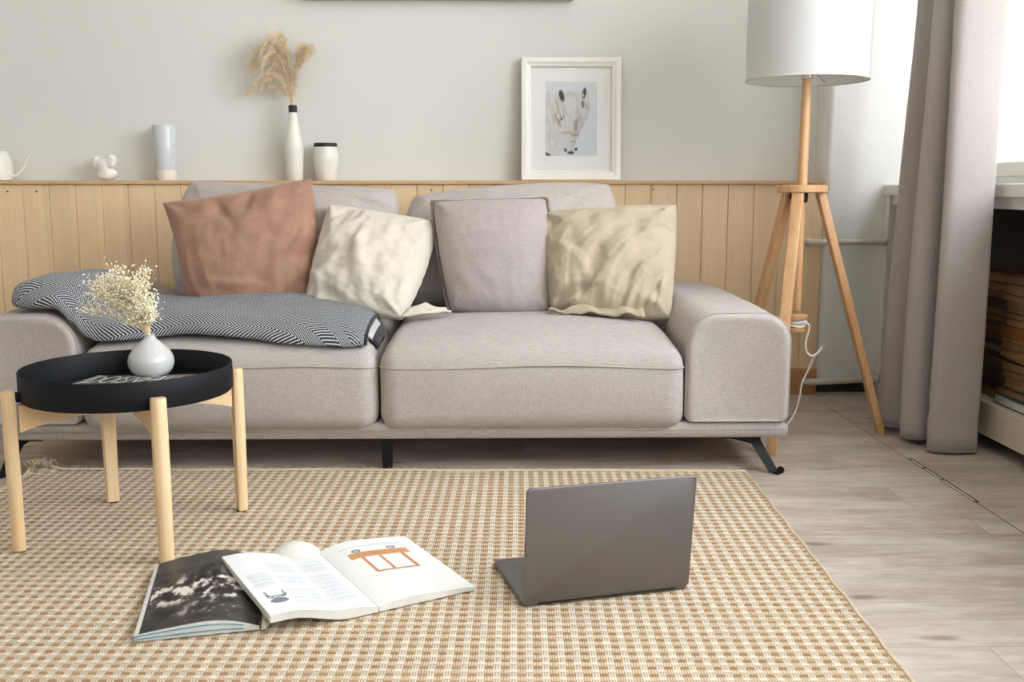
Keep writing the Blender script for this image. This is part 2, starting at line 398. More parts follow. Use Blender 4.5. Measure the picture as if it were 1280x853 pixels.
# ------------------------------------------------------------------ the room
XL, XR, YB, YF, H = -3.6, 1.85, .12, -6.2, 2.75
struct('floor', MB().add(box(XL-.2, XR+.4, YF-.2, YB+.2, -.08, 0)), M['floor'])
struct('ceiling', MB().add(box(XL-.2, XR+.4, YF-.2, YB+.2, H, H+.08)), M['ceiling'])
struct('wall_back', MB().add(box(XL-.2, XR+.4, YB, YB+.15, 0, H)), M['wall'])
struct('wall_left', MB().add(box(XL-.15, XL, YF, YB, 0, H)), M['wall_plain'])
# front wall (behind the camera) with a window
fw = MB()
fx0, fx1, fz0, fz1 = -2.2, .8, .8, 2.45
fw.add(box(XL, XR+.3, YF-.15, YF, 0, H))
struct('wall_front', fw, M['wall_plain'])
wins = [(-.95, -.03), (-3.75, -1.20), (-5.85, -4.15)]
wz0, wz1 = .86, 2.5
rw_ = MB(); yy = YB
for (a, b) in wins:
    rw_.add(box(XR, XR+.3, b, yy, 0, H)); rw_.add(box(XR, XR+.3, a, b, 0, wz0)); rw_.add(box(XR, XR+.3, a, b, wz1, H)); yy = a
rw_.add(box(XR, XR+.3, YF, yy, 0, H))
struct('wall_right', rw_, M['wall'])
t = NT('dimming_glass'); tl_ = t.new('ShaderNodeBsdfTranslucent'); gs = t.new('ShaderNodeBsdfGlossy', _Roughness=.2); mx = t.new('ShaderNodeMixShader', _Fac=.04)  # translucent pane for the first window, added to dim its light on the pier
t.put(t.mix(t.noise(t.coord('Object'), 2, 2), (.64, .64, .64), (.66, .66, .66)), tl_.inputs[0]); t.put(tl_.outputs[0], mx.inputs[1]); t.put(gs.outputs[0], mx.inputs[2]); t.put(mx.outputs[0], t.n['Material Output'].inputs[0]); M['dimming_pane'] = t.m
def window(idx, a, b, z0, z1, ax='X', at=XR+.03):
    fr_ = MB(); t_ = .055
    def bb(p0, p1, q0, q1, d=.03):
        return box(at-d, at+d, p0, p1, q0, q1, .006) if ax == 'X' else box(p0, p1, at-d, at+d, q0, q1, .006)
    fr_.add(bb(a, b, z0, z0+t_)); fr_.add(bb(a, b, z1-t_, z1)); fr_.add(bb(a, a+t_, z0, z1)); fr_.add(bb(b-t_, b, z0, z1))
    m = (a+b)/2; fr_.add(bb(m-.03, m+.03, z0, z1, .025)); zz = z0+(z1-z0)*.66; fr_.add(bb(a, b, zz-.025, zz+.025, .025))
    r = bpy.data.objects.new('window_%d' % idx, None); COL.objects.link(r); r['kind'] = 'structure'
    r.location = (at, (a+b)/2, z0) if ax == 'X' else ((a+b)/2, at, z0); ORG[r.name] = Vector(r.location)
    obj('window_frame', fr_, M['white_wood'], r, False); obj('pane', MB().add(bb(a+.02, b-.02, z0+.02, z1-.02, .003)), M['dimming_pane' if idx == 1 else 'glass'], r, False)
    return r
for i, (a, b) in enumerate(wins): window(i+1, a, b, wz0, wz1)

# wainscot of pine boards with grooves, ledge on top
wc = MB(); x = -3.6+.024; e = 1.293
xs_ = [-1.825+.1015*k for k in range(-17, 32)]
xs_ = [x_ for x_ in xs_ if x_ < e-.03]+[e]
for a, b in zip(xs_[:-1], xs_[1:]): wc.add(box(a+.0007, b-.0007, -.018, 0, 0, .836, .0022, 1))
wc.add(box(xs_[0], e, -.006, YB, 0, .836))
for (px_, zz) in ((-1.88, .808), (-1.77, .808), (-.245, .812), (-.14, .812), (-.045, .812), (.62, .815), (.60, .60), (-1.17, .62)):
    wc.add(rot(lathe([(.0035, 0), (.0035, .002)], (0, 0, 0), 8, True, True), PI/2, (0, 0), 'X'), 1)
    k = len(wc.v)-16
    for i in range(k, len(wc.v)): p = wc.v[i]; wc.v[i] = (p[0]+px_, p[1]-.0178, p[2]+zz)
struct('trim_1', wc, [M['pine'], M['nail']])
struct('trim_2', MB().add(box(xs_[0], e, -.034, YB, .836, .850, .002)), M['ledge'])
struct('baseboard_back', MB().add(box(xs_[0], e-.002, -.036, -.018, 0, .105, .002)), M['pine_base'])
# rough white pier to the right of the boards: rounded uneven arris, chipped foot
bm = bmesh.new(); nz, nx = 60, 24; x0c, x1c = 1.298, XR
grid = []
for k in range(nz+1):
    z = .035+k/nz*(H-.035); rowv = []
    for i in range(nx+4):
        if i < 4: px_, py_ = x0c, YB-.001-(YB-.012)*(i/4)
        else: px_, py_ = x0c+(x1c-x0c)*(i-4)/(nx-1)+(0.0 if i > 4 else .003), -.005
        q = mn.noise(Vector((px_*9, z*7, 2.3)))*.004+mn.noise(Vector((px_*30, z*22, 5)))*.0018+(.006*max(0, mn.noise(Vector((px_*2, z*2.2, 9)))) if abs((z*13) % 1-.5) < .07 else 0)
        edge_n = mn.noise(Vector((3, z*30, 1)))*.006
        rowv.append(bm.verts.new((px_+(edge_n if i >= 1 and i <= 4 else 0), py_-(q if i >= 4 else 0), z if k else .045+mn.noise(Vector((px_*18, 0, 0)))*.02)))
    grid.append(rowv)
for k in range(nz):
    for i in range(nx+3): bm.faces.new((grid[k][i], grid[k][i+1], grid[k+1][i+1], grid[k+1][i]))
struct('wall_pier', MB().add(tobm(bm)), M['column'], True)
struct('trim_4', MB().add(box(1.296, XR, .012, YB, 0, .07)), M['gap_fill'])
# deep sill along the window wall, its apron, end board and niche
sl = MB(); sl.add(box(1.53, XR+.0, -5.9, -.006, .793, .834, .004)); struct('trim_5', sl, M['white_wood'])
struct('trim_6', MB().add(box(1.552, 1.574, -5.9, -.05, .757, .793, .002)), M['white_wood'])
struct('trim_7', MB().add(box(1.538, 1.585, -.05, -.006, 0, .793, .002)), M['white_wood'])
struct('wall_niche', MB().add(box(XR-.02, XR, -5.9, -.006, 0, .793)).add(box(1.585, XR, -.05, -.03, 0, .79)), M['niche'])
bs = MB(); bs.add(box(1.55, 1.575, -5.9, -.45, .045, .150, .002)); bs.add(box(1.575, XR-.02, -5.9, -.45, .125, .147))
low = tagit(obj('low_shelf', bs, M['lightbeam'], None, False), 'long low whitewashed shelf board under the window sill carrying the old books', 'shelf')
# floor seam: open joint with strips of tape
sm = MB(); sm.add(box(1.264, 1.279, -1.43, -1.00, .0003, .0012)); struct('trim_8', sm, M['nail'])
sm = MB()
for (a, b) in ((-1.10, -1.02), (-1.22, -1.115), (-1.42, -1.235)): sm.add(box(1.266, 1.2715, a, b, .0012, .0017))
struct('trim_9', sm, M['white_wood'])
struct('trim_10', MB().add(box(1.268, 1.270, -3.2, -1.43, .0003, .0011)), M['nail'])
struct('trim_11', MB().add(box(1.262, 1.2633, -1.0, -.22, .0003, .0009)), M['nail'])

# heating pipes
for (z0_, z1_, xa, r, lab) in ((.611, .611, 1.235, .0115, 'horizontal white heating pipe crossing the rough pier at half height'), (.052, .066, 1.25, .0135, 'white heating pipe running just above the floor behind the tripod lamp')):
    p = thing('heating_pipe', (xa, -.045, z0_), lab, 'pipe')
    obj('pipe', tube([(xa, -.019, z0_), (xa, -.035, z0_), (xa+.012, -.045, z0_), ((xa+1.55)/2, -.045, (z0_+z1_)/2), (1.53, -.045, z1_), (1.54, -.045, z1_)], r, 14), M['pipe'], p)
    obj('collar', tube([(xa, -.019, z0_), (xa, -.026, z0_)], r*1.5, 16), M['pipe'], p); obj('collar', tube([(1.526, -.045, z1_), (1.5375, -.045, z1_)], r*1.25, 16), M['pipe'], p)

# picture or panel hanging above, only its shadowed underside shows
art = thing('wall_panel', (-.22, .09, 1.545), 'wide panel hung high on the wall, only its shaded bottom edge showing', 'panel')
obj('panel_body', box(-.75, .31, .055, .118, 1.545, 2.2, .004), M['panel_art'], art, False)
obj('panel_front', box(-.735, .295, .052, .056, 1.56, 2.185, .001), M['mat'], art, False)

# ------------------------------------------------------------------ sofa
SF = thing('sofa', (-.315, -.62, 0), 'low pale greige fabric sofa with two deep seats and thick arms', 'sofa')
SEATS = [(-1.186, -.338), (-.332, .548)]
SY0, SY1, SZ0, SZ1, SCR = -1.155, -.28, .128, .358, .064
def seat_z(x, y):
    for a, b in SEATS:
        if a <= x <= b:
            u = (x-(a+b)/2)/((b-a)/2); w = (y-(SY0+SY1)/2)/((SY1-SY0)/2)
            if abs(w) >= 1 or abs(u) >= 1: return .3
            z = SZ1+SCR*(max(0, 1-u*u)**.32)*(max(0, 1-w*w)**.6)
            d = max(0, y and (SY0+.05)-y); d2 = max(0, a+.05-x, x-(b-.05)); d = min(.05, math.hypot(max(d, 0), d2))
            return z-(.05-math.sqrt(max(0, .05**2-d*d)))
    return SZ1
obj('base', loft([[(x, y, z) for x, z in rrect(-1.485+i, .856-i, .100+i, .147-i, (.02-i*.5,)*4, 4)] for y, i in ((-1.125, .008), (-1.118, 0), (-.11, 0), (-.10, .008))]), M['sofa'], SF, True, 50)
for x0, x1, fl in ((.552, .852, 1), (-1.482, -1.19, -1)):
    rr = (.022, .022, .085, .095) if fl > 0 else (.022, .022, .095, .085)
    secs = []
    for y, i in ((-1.128, .030), (-1.134, .016), (-1.130, .004), (-1.118, 0), (-.9, -.002), (-.5, -.003), (-.16, 0), (-.125, .006), (-.11, .02)):
        secs.append([(x, y, z+(.006*(1-((y+.6)/.5)**2) if z > .4 else 0)) for x, z in rrect(x0+i, x1-i, .147+i*.3, .466-i, tuple(max(.01, r-i*.6) for r in rr), 10)])
    a = obj('arm', loft(secs), M['sofa'], SF, True, 60)
    loop = [(x, -1.121, z) for x, z in rrect(x0, x1, .150, .4655, rr, 10)]
    obj('piping', tube(loop+[loop[0]], .0026, 6, False), M['pipe_seam'], a)
for k, (a, b) in enumerate(SEATS):
    st_ = obj('seat_cushion', softbox(a, b, SY0, SY1, SZ0, SZ1, .05, SCR, (44, 30, 14), puff=.012, seed=k*3, amp=.005, cex=.32), M['sofa'], SF)
    zc = .318; path = []
    for i in range(81):
        u = math.sin((-1+2*i/80)*PI/2); xx = (a+b)/2+u*((b-a)/2-.006)
        xx = (a+b)/2+u*((b-a)/2-.0005); d_ = min(xx-a, b-xx); yy = SY0-.0005-.007*(1-u*u)+(.05-math.sqrt(max(0, .05**2-(.05-d_)**2)) if d_ < .05 else 0)
        path.append((xx, yy, zc-.004*u*u+.004*math.sin(xx*9)))
    obj('piping', tube(path, .0024, 6), M['pipe_seam'], st_)
obj('backrest', softbox(-1.02, .42, -.30, -.12, .147, .712, .045, 0, (30, 8, 14), amp=.01), M['sofa'], SF)
obj('backrest_foot', box(-1.19, .56, -.30, -.125, .147, .40, .02), M['sofa'], SF)
def sofa_leg(x, sx, y0, sy):
    mb = MB()
    dx = .048*sx; dy = .045*sy
    w = .017
    sec = lambda cx, cy, cz, hw, hd: [(cx-hw, cy-hd, cz), (cx+hw, cy-hd, cz), (cx+hw, cy+hd, cz), (cx-hw, cy+hd, cz)]
    mb.add(loft([sec(x, y0, .099, w*1.15, .007), sec(x+dx*.1, y0+dy*.1, .085, w, .006), sec(x+dx, y0+dy, .004, w*.82, .005)]))
    if sx: mb.add(loft([sec(x-.05*sx, y0, .0985, .06, .02), sec(x-.04*sx, y0, .093, .055, .02)])); mb.add(([(x-.085*sx, y0-.004, .094), (x+.0*sx, y0-.004, .094), (x+.008*sx, y0-.004, .07), (x-.085*sx, y0+.004, .094), (x, y0+.004, .094), (x+.008*sx, y0+.004, .07)], [(0, 2, 1), (3, 4, 5), (0, 1, 4, 3), (1, 2, 5, 4), (0, 3, 5, 2)]))
    mb.add(lathe([(.009, 0), (.012, .002), (.011, .006), (.004, .008)], (x+dx+(.008*sx if sx else 0), y0+dy-.004, 0), 16, True, True))
    if sx > 0 and sy < 0: mb.add(rot(lathe([(.008, -.004), (.0105, -.003), (.0105, .003), (.008, .004)], (0, 0, 0), 18, True, True), PI/2, (0, 0), 'X')); k = len(mb.v)-72; mb.v[k:] = [(p[0]+x+dx+.019, p[1]+y0+dy, p[2]+.0108) for p in mb.v[k:]]
    return mb
for (x, sx, y, sy) in ((.762, 1, -1.085, -1.5), (-1.388, -.45, -1.085, -1.5), (-.318, 0, -1.085, 0), (.762, 1, -.2, 1), (-1.34, -1, -.2, 1), (-.318, 0, -.2, 0)):
    obj('leg', sofa_leg(x, sx, y, sy), M['black_metal'], SF, False)

# ------------------------------------------------------------------ pillows
def pillow_mesh(c4, T, inset=.06, wr=.006, seed=0, N=64, p=.42, folds=(), sag=0, nz=3.2, cfold=.012, cl=.5, bulge_front=.62, insets=None, rnd=0, smooth=0, fine=0, dirn=None):
    BL, BR, TR, TL = [Vector(q) for q in c4]
    n = (BR-BL).cross(TL-BL).normalized()
    if n.y > 0: n = -n
    ins = insets or (inset,)*4   # bottom, right, top, left
    V = []; F = []
    def base(u, v):
        iu = ins[1] if u > 0 else ins[3]; iv = ins[2] if v > 0 else ins[0]
        u2 = u*(1-iu*(1-v*v)); v2 = v*(1-iv*(1-u*u)); u2, v2 = u2*math.sqrt(1-rnd*v*v), v2*math.sqrt(1-rnd*u*u); a, b = (u2+1)/2, (v2+1)/2
        return BL*(1-a)*(1-b)+BR*a*(1-b)+TR*a*b+TL*(1-a)*b
    def wrk(u, v, side):
        h = 0
        for q, (cu, cv) in enumerate(((-1, -1), (1, -1), (1, 1), (-1, 1))):
            d = math.hypot(u-cu, v-cv); th = math.atan2(v-cv, u-cu)
            h += cfold*math.sin(th*7+seed*1.7+q*2.1+2.2*mn.noise(Vector((u*1.5+seed, v*1.5, q))))*math.exp(-(d/cl)**2)*min(1, d*5)
        q = mn.noise(Vector((u*nz+seed*3.1, v*nz*1.3, side*4.)))
        q2 = mn.noise(Vector((u*nz*2.3+seed, v*nz*1.1+5, side*4.+9)))
        h += wr*((1-2*abs(q)) if not smooth else 1.6*q)+wr*.6*((1-2*abs(q2)) if not smooth else 1.6*q2)
        if fine: h += fine*(1-2.2*abs(mn.noise(Vector((u*6+seed, v*7-seed, side*2)))))+fine*.5*(1-2.2*abs(mn.noise(Vector((u*13+seed, v*12, side*2)))))
        if dirn:
            ca_, sa_ = math.cos(dirn[0]), math.sin(dirn[0]); s1, t1 = u*ca_+v*sa_, -u*sa_+v*ca_; t1 += .35*s1*s1
            h += dirn[1]*(1-2.4*abs(mn.noise(Vector((s1*.9+seed, t1*4.2, side*3.)))))+dirn[1]*.5*(1-2.4*abs(mn.noise(Vector((s1*1.8+seed, t1*9, side*3.+4)))))
        for (u0, v0, u1, v1, wd, am) in folds:
            dx, dy = u1-u0, v1-v0; L2 = dx*dx+dy*dy; t_ = max(0, min(1, ((u-u0)*dx+(v-v0)*dy)/L2))
            wob_ = .05*math.sin(t_*5+seed)
            px_, py_ = u0+dx*t_-dy*wob_, v0+dy*t_+dx*wob_
            d = math.hypot(u-px_, v-py_); s_ = 1 if (u-u0)*dy-(v-v0)*dx > 0 else -1
            h += am*math.exp(-(d/wd)**2)*math.sin(PI*min(1, max(.04, t_)))**.5+am*.6*s_*math.exp(-((d-wd)/wd)**2)*.5
        return h
    for side in (1, -1):
        for j in range(N+1):
            for i in range(N+1):
                su, sv = 2*i/N-1, 2*j/N-1
                u = math.sin(su*PI/2)*.75+su*.25; v = math.sin(sv*PI/2)*.75+sv*.25
                e_ = max(0, (1-u*u)*(1-v*v)); t_ = T*(e_**p)*(bulge_front if side > 0 else 1-bulge_front)
                pt = base(u, v)
                em = min(1, 6*max(0, min(1-abs(u), 1-abs(v))))
                h = wrk(u, v, side)*em
                pt = pt+n*side*(t_+h)
                ed = 1-em
                if ed > 0: pt = pt+n*.006*mn.noise(Vector((u*6+seed, v*6, 1)))*ed
                if sag: pt.z -= sag*max(0, -v)**2*0
                V.append(pt)
    K = (N+1)**2
    idx = {}
    def gi(side, i, j):
        if i in (0, N) or j in (0, N): return j*(N+1)+i
        return (0 if side > 0 else K)+j*(N+1)+i
    for side in (1, -1):
        for j in range(N):
            for i in range(N):
                q = (gi(side, i, j), gi(side, i+1, j), gi(side, i+1, j+1), gi(side, i, j+1)); F.append(q if side > 0 else tuple(reversed(q)))
    used = sorted(set(i for f in F for i in f)); mp = {o_: n_ for n_, o_ in enumerate(used)}
    border = [gi(1, i, 0) for i in range(N)]+[gi(1, N, j) for j in range(N)]+[gi(1, N-i, N) for i in range(N)]+[gi(1, 0, N-j) for j in range(N)]
    return ([tuple(V[i]) for i in used], [tuple(mp[i] for i in f) for f in F]), [tuple(V[i]) for i in border]
# the two loose back cushions
g_, b_ = pillow_mesh([(-1.12, -.50, .41), (-.34, -.50, .405), (-.318, -.36, .828), (-1.098, -.36, .858)], .22, .015, .006, 1, rnd=.16, p=.30, cfold=.006, cl=.35, nz=2.2, insets=(.01, .0, .10, -.02),
    folds=((.45, .75, .95, .6, .06, -.010), (.6, .5, .98, .85, .05, -.008)))
o = tagit(obj('back_cushion', g_, M['sofa_cushion']), 'large grey-beige back cushion behind the rust pillow, slumping in the middle', 'cushion')
g_, b_ = pillow_mesh([(-.32, -.50, .405), (.44, -.50, .405), (.438, -.36, .850), (-.318, -.36, .800)], .22, .015, .006, 5, rnd=.16, p=.30, cfold=.006, cl=.35, nz=2.2, insets=(.01, -.02, .03, -.02),
    folds=((-.95, .6, -.5, .75, .06, -.008), (.55, .6, .95, .9, .05, -.008)))
o = tagit(obj('back_cushion', g_, M['sofa_cushion']), 'large grey-beige back cushion behind the piped pillow and the beige one', 'cushion')
# rust velvet
g_, b_ = pillow_mesh([(-1.005, -.70, .405), (-.585, -.66, .405), (-.616, -.535, .852), (-1.105, -.575, .770)], .19, .05, .003, 2, fine=.001, dirn=(rad(75), .0035), p=.36, cfold=.010, cl=.42, nz=2.0, insets=(.02, -.06, .07, .07), bulge_front=.6,
    folds=((-.32, .95, -.05, .35, .07, -.011), (.25, .92, .12, .5, .06, -.009), (.55, .9, .5, .45, .09, .010), (-.75, -.5, .2, -.62, .07, .006), (.35, -.45, .9, .2, .05, .006), (.45, -.7, .95, -.15, .05, .006), (-.9, -.7, -.55, -.98, .05, -.010)))
tagit(obj('throw_pillow', g_, M['rust']), 'rust-brown velvet pillow with pointed corners leaning at the left of the sofa', 'pillow')
# ivory
g_, b_ = pillow_mesh([(-.622, -.72, .410), (-.290, -.835, .412), (-.19, -.56, .708), (-.552, -.54, .765)], .19, .05, .008, 8, smooth=1, fine=.0022, dirn=(rad(-20), .004), p=.40, cfold=.011, cl=.5, nz=2.6, insets=(.03, -.07, .04, .03), bulge_front=.62,
    folds=((-.05, .7, .35, -.5, .10, .014), (-.85, -.15, -.3, .0, .06, -.008), (-.8, .55, -.5, .9, .06, -.010), (-.9, -.35, -.5, -.5, .06, .010), (.5, -.75, .9, -.2, .06, -.008)))
iv = tagit(obj('throw_pillow', g_, M['ivory']), 'crumpled ivory cotton pillow tilted between the rust and the piped pillow', 'pillow')
ORGI = ORG[iv.name]
# its loose open end folded out on the seat
fl = []; ff = []; n1_, n2_ = 16, 8
for i in range(n1_+1):
    for j in range(n2_+1):
        a, b = i/n1_, j/n2_
        p0 = Vector((-.295, -.842, .418)).lerp(Vector((-.222, -.765, .462)), b); p1 = Vector((-.138, -.80, .424)).lerp(Vector((-.158, -.765, .436)), b)
        q = p0.lerp(p1, a); q.y -= .012*math.sin(a*PI); q.z += .008*math.sin(b*PI*1.5+a*2)+.004*mn.noise(q*30); fl.append(q)
for i in range(n1_):
    for j in range(n2_): k = i*(n2_+1)+j; ff.append((k, k+n2_+1, k+n2_+2, k+1))
fo = obj('flap', (fl, ff), M['ivory'], iv); md = fo.modifiers.new('s', 'SOLIDIFY'); md.thickness = .006; md.offset = 1
# mauve-grey piped
g_, b_ = pillow_mesh([(-.152, -.68, .412), (.196, -.68, .412), (.178, -.565, .790), (-.213, -.565, .780)], .17, .03, .0025, 4, rnd=.07, p=.34, cfold=.006, cl=.35, nz=2.0, insets=(-.03, -.02, .05, .0), bulge_front=.62)
mv = tagit(obj('throw_pillow', g_, M['mauve']), 'square mauve-grey pillow with dark piped edges at the centre of the sofa', 'pillow')
bp_ = [(-.001+(x+.001)*1.022, y-.014, .597+(z-.597)*1.018) for x, y, z in b_]; obj('piping', tube(bp_+[bp_[0]], .0052, 8, False), M['mauve_pipe'], mv)
# beige linen
g_, b_ = pillow_mesh([(.185, -.72, .418), (.560, -.80, .405), (.612, -.575, .765), (.150, -.56, .738)], .18, .05, .010, 11, N=84, p=.38, cfold=.009, cl=.7, nz=1.8, smooth=1, fine=.0016, dirn=(rad(50), .0055), insets=(-.04, -.03, .03, -.01), bulge_front=.64,
    folds=((-.25, -.55, .5, .35, .09, .016), (.45, .42, .98, .42, .05, -.012), (.2, -.95, .7, -.1, .06, .014), (.45, -.95, .9, -.25, .05, -.012), (-.9, -.75, -.2, -.6, .06, -.012), (-.8, .3, -.3, -.3, .08, .008), (.75, -.9, .95, -.3, .04, .010)))
be = tagit(obj('throw_pillow', g_, M['beige']), 'wrinkled beige linen pillow against the right arm of the sofa', 'pillow')
fl = []; ff = []; n1_, n2_ = 26, 6
for i in range(n1_+1):
    for j in range(n2_+1):
        a, b = i/n1_, j/n2_
        q = Vector((.17+.30*a, -.745-.10*a*(1-b)-.03*b*(1-a)-.02, .424+.035*b*(.4+a)+.006*math.sin(a*17+b*2)+.003*math.sin(a*33)))
        q.z = max(q.z, seat_z(q.x, q.y)+.004); fl.append(q)
for i in range(n1_):
    for j in range(n2_): k = i*(n2_+1)+j; ff.append((k, k+n2_+1, k+n2_+2, k+1))
fo = obj('flap', (fl, ff), M['beige'], be); md = fo.modifiers.new('s', 'SOLIDIFY'); md.thickness = .006; md.offset = 1

# ------------------------------------------------------------------ blanket
def sup(x, y):
    arm = .474
    if x < -1.25: return arm
    s_ = seat_z(max(x, -1.17), y)
    if x > -1.13: return s_
    t_ = (x+1.25)/.12; t_ = t_*t_*(3-2*t_); return arm*(1-t_)+s_*t_
ST = [(-1.385, -.88, -1.02, .035), (-1.380, -.78, -1.07, .066), (-1.362, -.70, -1.105, .078), (-1.33, -.64, -1.12, .082), (-1.28, -.60, -1.125, .080), (-1.22, -.57, -1.125, .072), (-1.16, -.56, -1.125, .074), (-1.10, -.56, -1.13, .068),
      (-1.0, -.52, -1.12, .058), (-.88, -.50, -1.105, .062), (-.75, -.50, -1.12, .056), (-.62, -.52, -1.135, .056), (-.52, -.58, -1.14, .052), (-.42, -.70, -1.14, .048), (-.37, -.80, -1.13, .042)]
ct = catmull([(a, b, c) for a, b, c, d in ST], 9); cth = catmull([(d, 0, 0) for a, b, c, d in ST], 9)
sm0 = lambda q: max(0, min(1, q))**2*(3-2*max(0, min(1, q)))
secs = []; uvs = []; NQ = 72; ulen = 0; prev = None
for k, (P3, T3) in enumerate(zip(ct, cth)):
    x, yb, yf = P3; th = T3[0]; yc, hw = (yb+yf)/2, abs(yb-yf)/2; sec = []
    for q in range(NQ):
        a = 2*PI*q/NQ; cy, sy = math.cos(a), math.sin(a)
        y = yc+hw*math.copysign(abs(cy)**.55, cy); hh_ = math.copysign(abs(sy)**.75, sy)
        top = (1+hh_)/2
        nn = mn.noise(Vector((x*5, y*5, 3)))*.012+mn.noise(Vector((x*14, y*9, 7)))*.006
        z = sup(x, y)+.004+th*top+nn*top
        z -= .016*sm0((-1.06-y)/.06)*(1 if x < -1.2 else .2)
        yo = .010*mn.noise(Vector((x*8, 0, a*1.2)))
        if cy < -.9: z -= .010*math.exp(-((top-.5)/.16)**2)*0
        sec.append((x+.012*mn.noise(Vector((y*6, x*3, 0)))*(1 if -1.4 < x < -.5 else .4), y+yo, z))
    if prev: ulen += (Vector(sec[NQ//4])-Vector(prev[NQ//4])).length
    prev = sec; v_ = 0
    for q in range(NQ):
        if q: v_ += (Vector(sec[q])-Vector(sec[q-1])).length
        uvs.append((ulen, v_))
    secs.append(sec)
# close each ring with a duplicated seam column so that the weave stays continuous
V_ = []; F_ = []; UV_ = []
for k, sec in enumerate(secs):
    for q in range(NQ+1):
        V_.append(sec[q % NQ]); UV_.append(uvs[k*NQ+q] if q < NQ else (uvs[k*NQ][0], uvs[k*NQ+NQ-1][1]+.01))
for k in range(len(secs)-1):
    for q in range(NQ): F_.append((k*(NQ+1)+q, (k+1)*(NQ+1)+q, (k+1)*(NQ+1)+q+1, k*(NQ+1)+q+1))
F_.append(tuple(range(NQ+1))[::-1][:-1]); e0 = (len(secs)-1)*(NQ+1); F_.append(tuple(range(e0, e0+NQ)))
F_ = [tuple(reversed(f)) for f in F_]
bl = obj('throw_blanket', (V_, F_), M['herring'], None, True, 70, uv=UV_); tagit(bl, 'folded black and white herringbone blanket over the left arm and seat', 'blanket')
# pale inner layer and dark hems at the folded end
def layer(xa, xb, ya0, ya1, yb0, yb1, z_off, th, mat, name):
    sc_ = []
    for i in range(13):
        t_ = i/12; x = xa+(xb-xa)*t_; y0, y1 = ya0+(yb0-ya0)*t_, ya1+(yb1-ya1)*t_; s2 = []
        for q in range(28):
            a = 2*PI*q/28; cy, sy = math.cos(a), math.sin(a); y = (y0+y1)/2+(abs(y1-y0)/2)*math.copysign(abs(cy)**.4, cy)
            s2.append((x, y, sup(x, y)+z_off+th*(1+math.copysign(abs(sy)**.6, sy))/2+.004*mn.noise(Vector((x*20, y*14, 2)))))
        sc_.append(s2)
    return obj(name, loft(sc_), mat, bl)
layer(-.46, -.352, -.74, -1.05, -.84, -1.05, .004, .024, M['wool_back'], 'folded_layer')
layer(-.356, -.345, -.835, -1.055, -.845, -1.05, .002, .026, M['hem'], 'hem')
hp = [tuple(Vector(secs[-1][q])+Vector((.002, 0, 0))) for q in range(0, NQ//2+1, 2)]
obj('hem', tube(hp, .005, 6), M['hem'], bl)

# ------------------------------------------------------------------ rug
ra = -.026; rox, roy = -1.345, -1.097
RW, RL = 2.072, 1.86; nx_, ny_ = 560, 500
lx = np.linspace(0, RW, nx_+1); ly = np.linspace(-RL, 0, ny_+1); GX, GY = np.meshgrid(lx, ly)
u_ = GX/RX; parr = np.abs(np.floor(u_) % 2); fu_ = u_ % 1; v_ = GY/RY+parr*.5; fv_ = v_ % 1
hgt = np.where(fv_ < .42, (.0036)*np.sin(np.clip(fv_/.42, 0, 1)*PI), .0028*np.sin((fv_-.42)/.58*PI))*(.6+.4*np.sin(fu_*PI))
GZ = .0045+hgt
wob1 = .003*np.sin(GX*9)+.002*np.sin(GX*23+1)
fade = np.exp(-((-GY)/.05)**2)
GYw = GY+wob1*fade
# far-left corner lifts and frays
dc = np.sqrt((GX*1.0)**2+(GY*1.4)**2); lift = np.clip(1-dc/.085, 0, 1)**1.5*.030
GZ = GZ+lift
rug = bpy.data.meshes.new('rug'); vv_ = np.stack([GX, GYw, GZ], -1).reshape(-1, 3)
ii = np.arange((nx_+1)*(ny_+1)).reshape(ny_+1, nx_+1); fa = np.stack([ii[:-1, :-1], ii[:-1, 1:], ii[1:, 1:], ii[1:, :-1]], -1).reshape(-1, 4)
rug.vertices.add(len(vv_)); rug.vertices.foreach_set('co', vv_.ravel()); rug.loops.add(fa.size); rug.loops.foreach_set('vertex_index', fa.ravel())
rug.polygons.add(len(fa)); rug.polygons.foreach_set('loop_start', np.arange(0, fa.size, 4)); rug.polygons.foreach_set('use_smooth', np.ones(len(fa), bool)); rug.update(calc_edges=True); rug.validate()
rug.materials.append(M['rug'])
RG = thing('rug', (rox, roy, 0), 'large cream and tan flat-woven jute rug on the laminate floor', 'rug'); RG.rotation_euler.z = ra
w_ = bpy.data.objects.new('woven_field', rug); COL.objects.link(w_); w_.parent = RG
ORG_R = ORG['rug']
def rugpart(name, mb, mat):
    o = obj(name, mb, mat, RG); 
    # local coordinates: undo the origin shift
    for v in o.data.vertices: v.co = v.co+ORG_R
    return o
bd = MB()
bd.add(tube([(x, .002+.003*math.sin(x*9)+.002*math.sin(x*23+1), .006+.03*max(0, 1-x/.085)**1.5) for x in np.linspace(0, RW, 160)], .0058, 8))
rugpart('binding', bd, M['jute'])
bd = MB(); bd.add(tube([(RW+.001+.0015*math.sin(y*40), y, .0045) for y in np.linspace(.0, -RL, 160)], .0048, 7)); bd.add(tube([(-.001+.0015*math.sin(y*40), y, .0045+.03*max(0, 1+y*1.4/.085)**1.5) for y in np.linspace(0, -RL, 160)], .0048, 7)); bd.add(tube([(x, -RL, .005) for x in np.linspace(0, RW, 60)], .005, 7))
rugpart('side_binding', bd, M['jute'])
fz_ = MB(); rr_ = random.Random(3)
for k in range(420):
    x = rr_.uniform(0, RW); L = rr_.uniform(.004, .012); a = rr_.uniform(-.9, .9)
    fz_.add(tube([(x, .004, .008), (x+L*.4*a, .004+L*.5, .010+L*.3), (x+L*a, .004+L*.6, .010+L*.8)], .0005, 3))
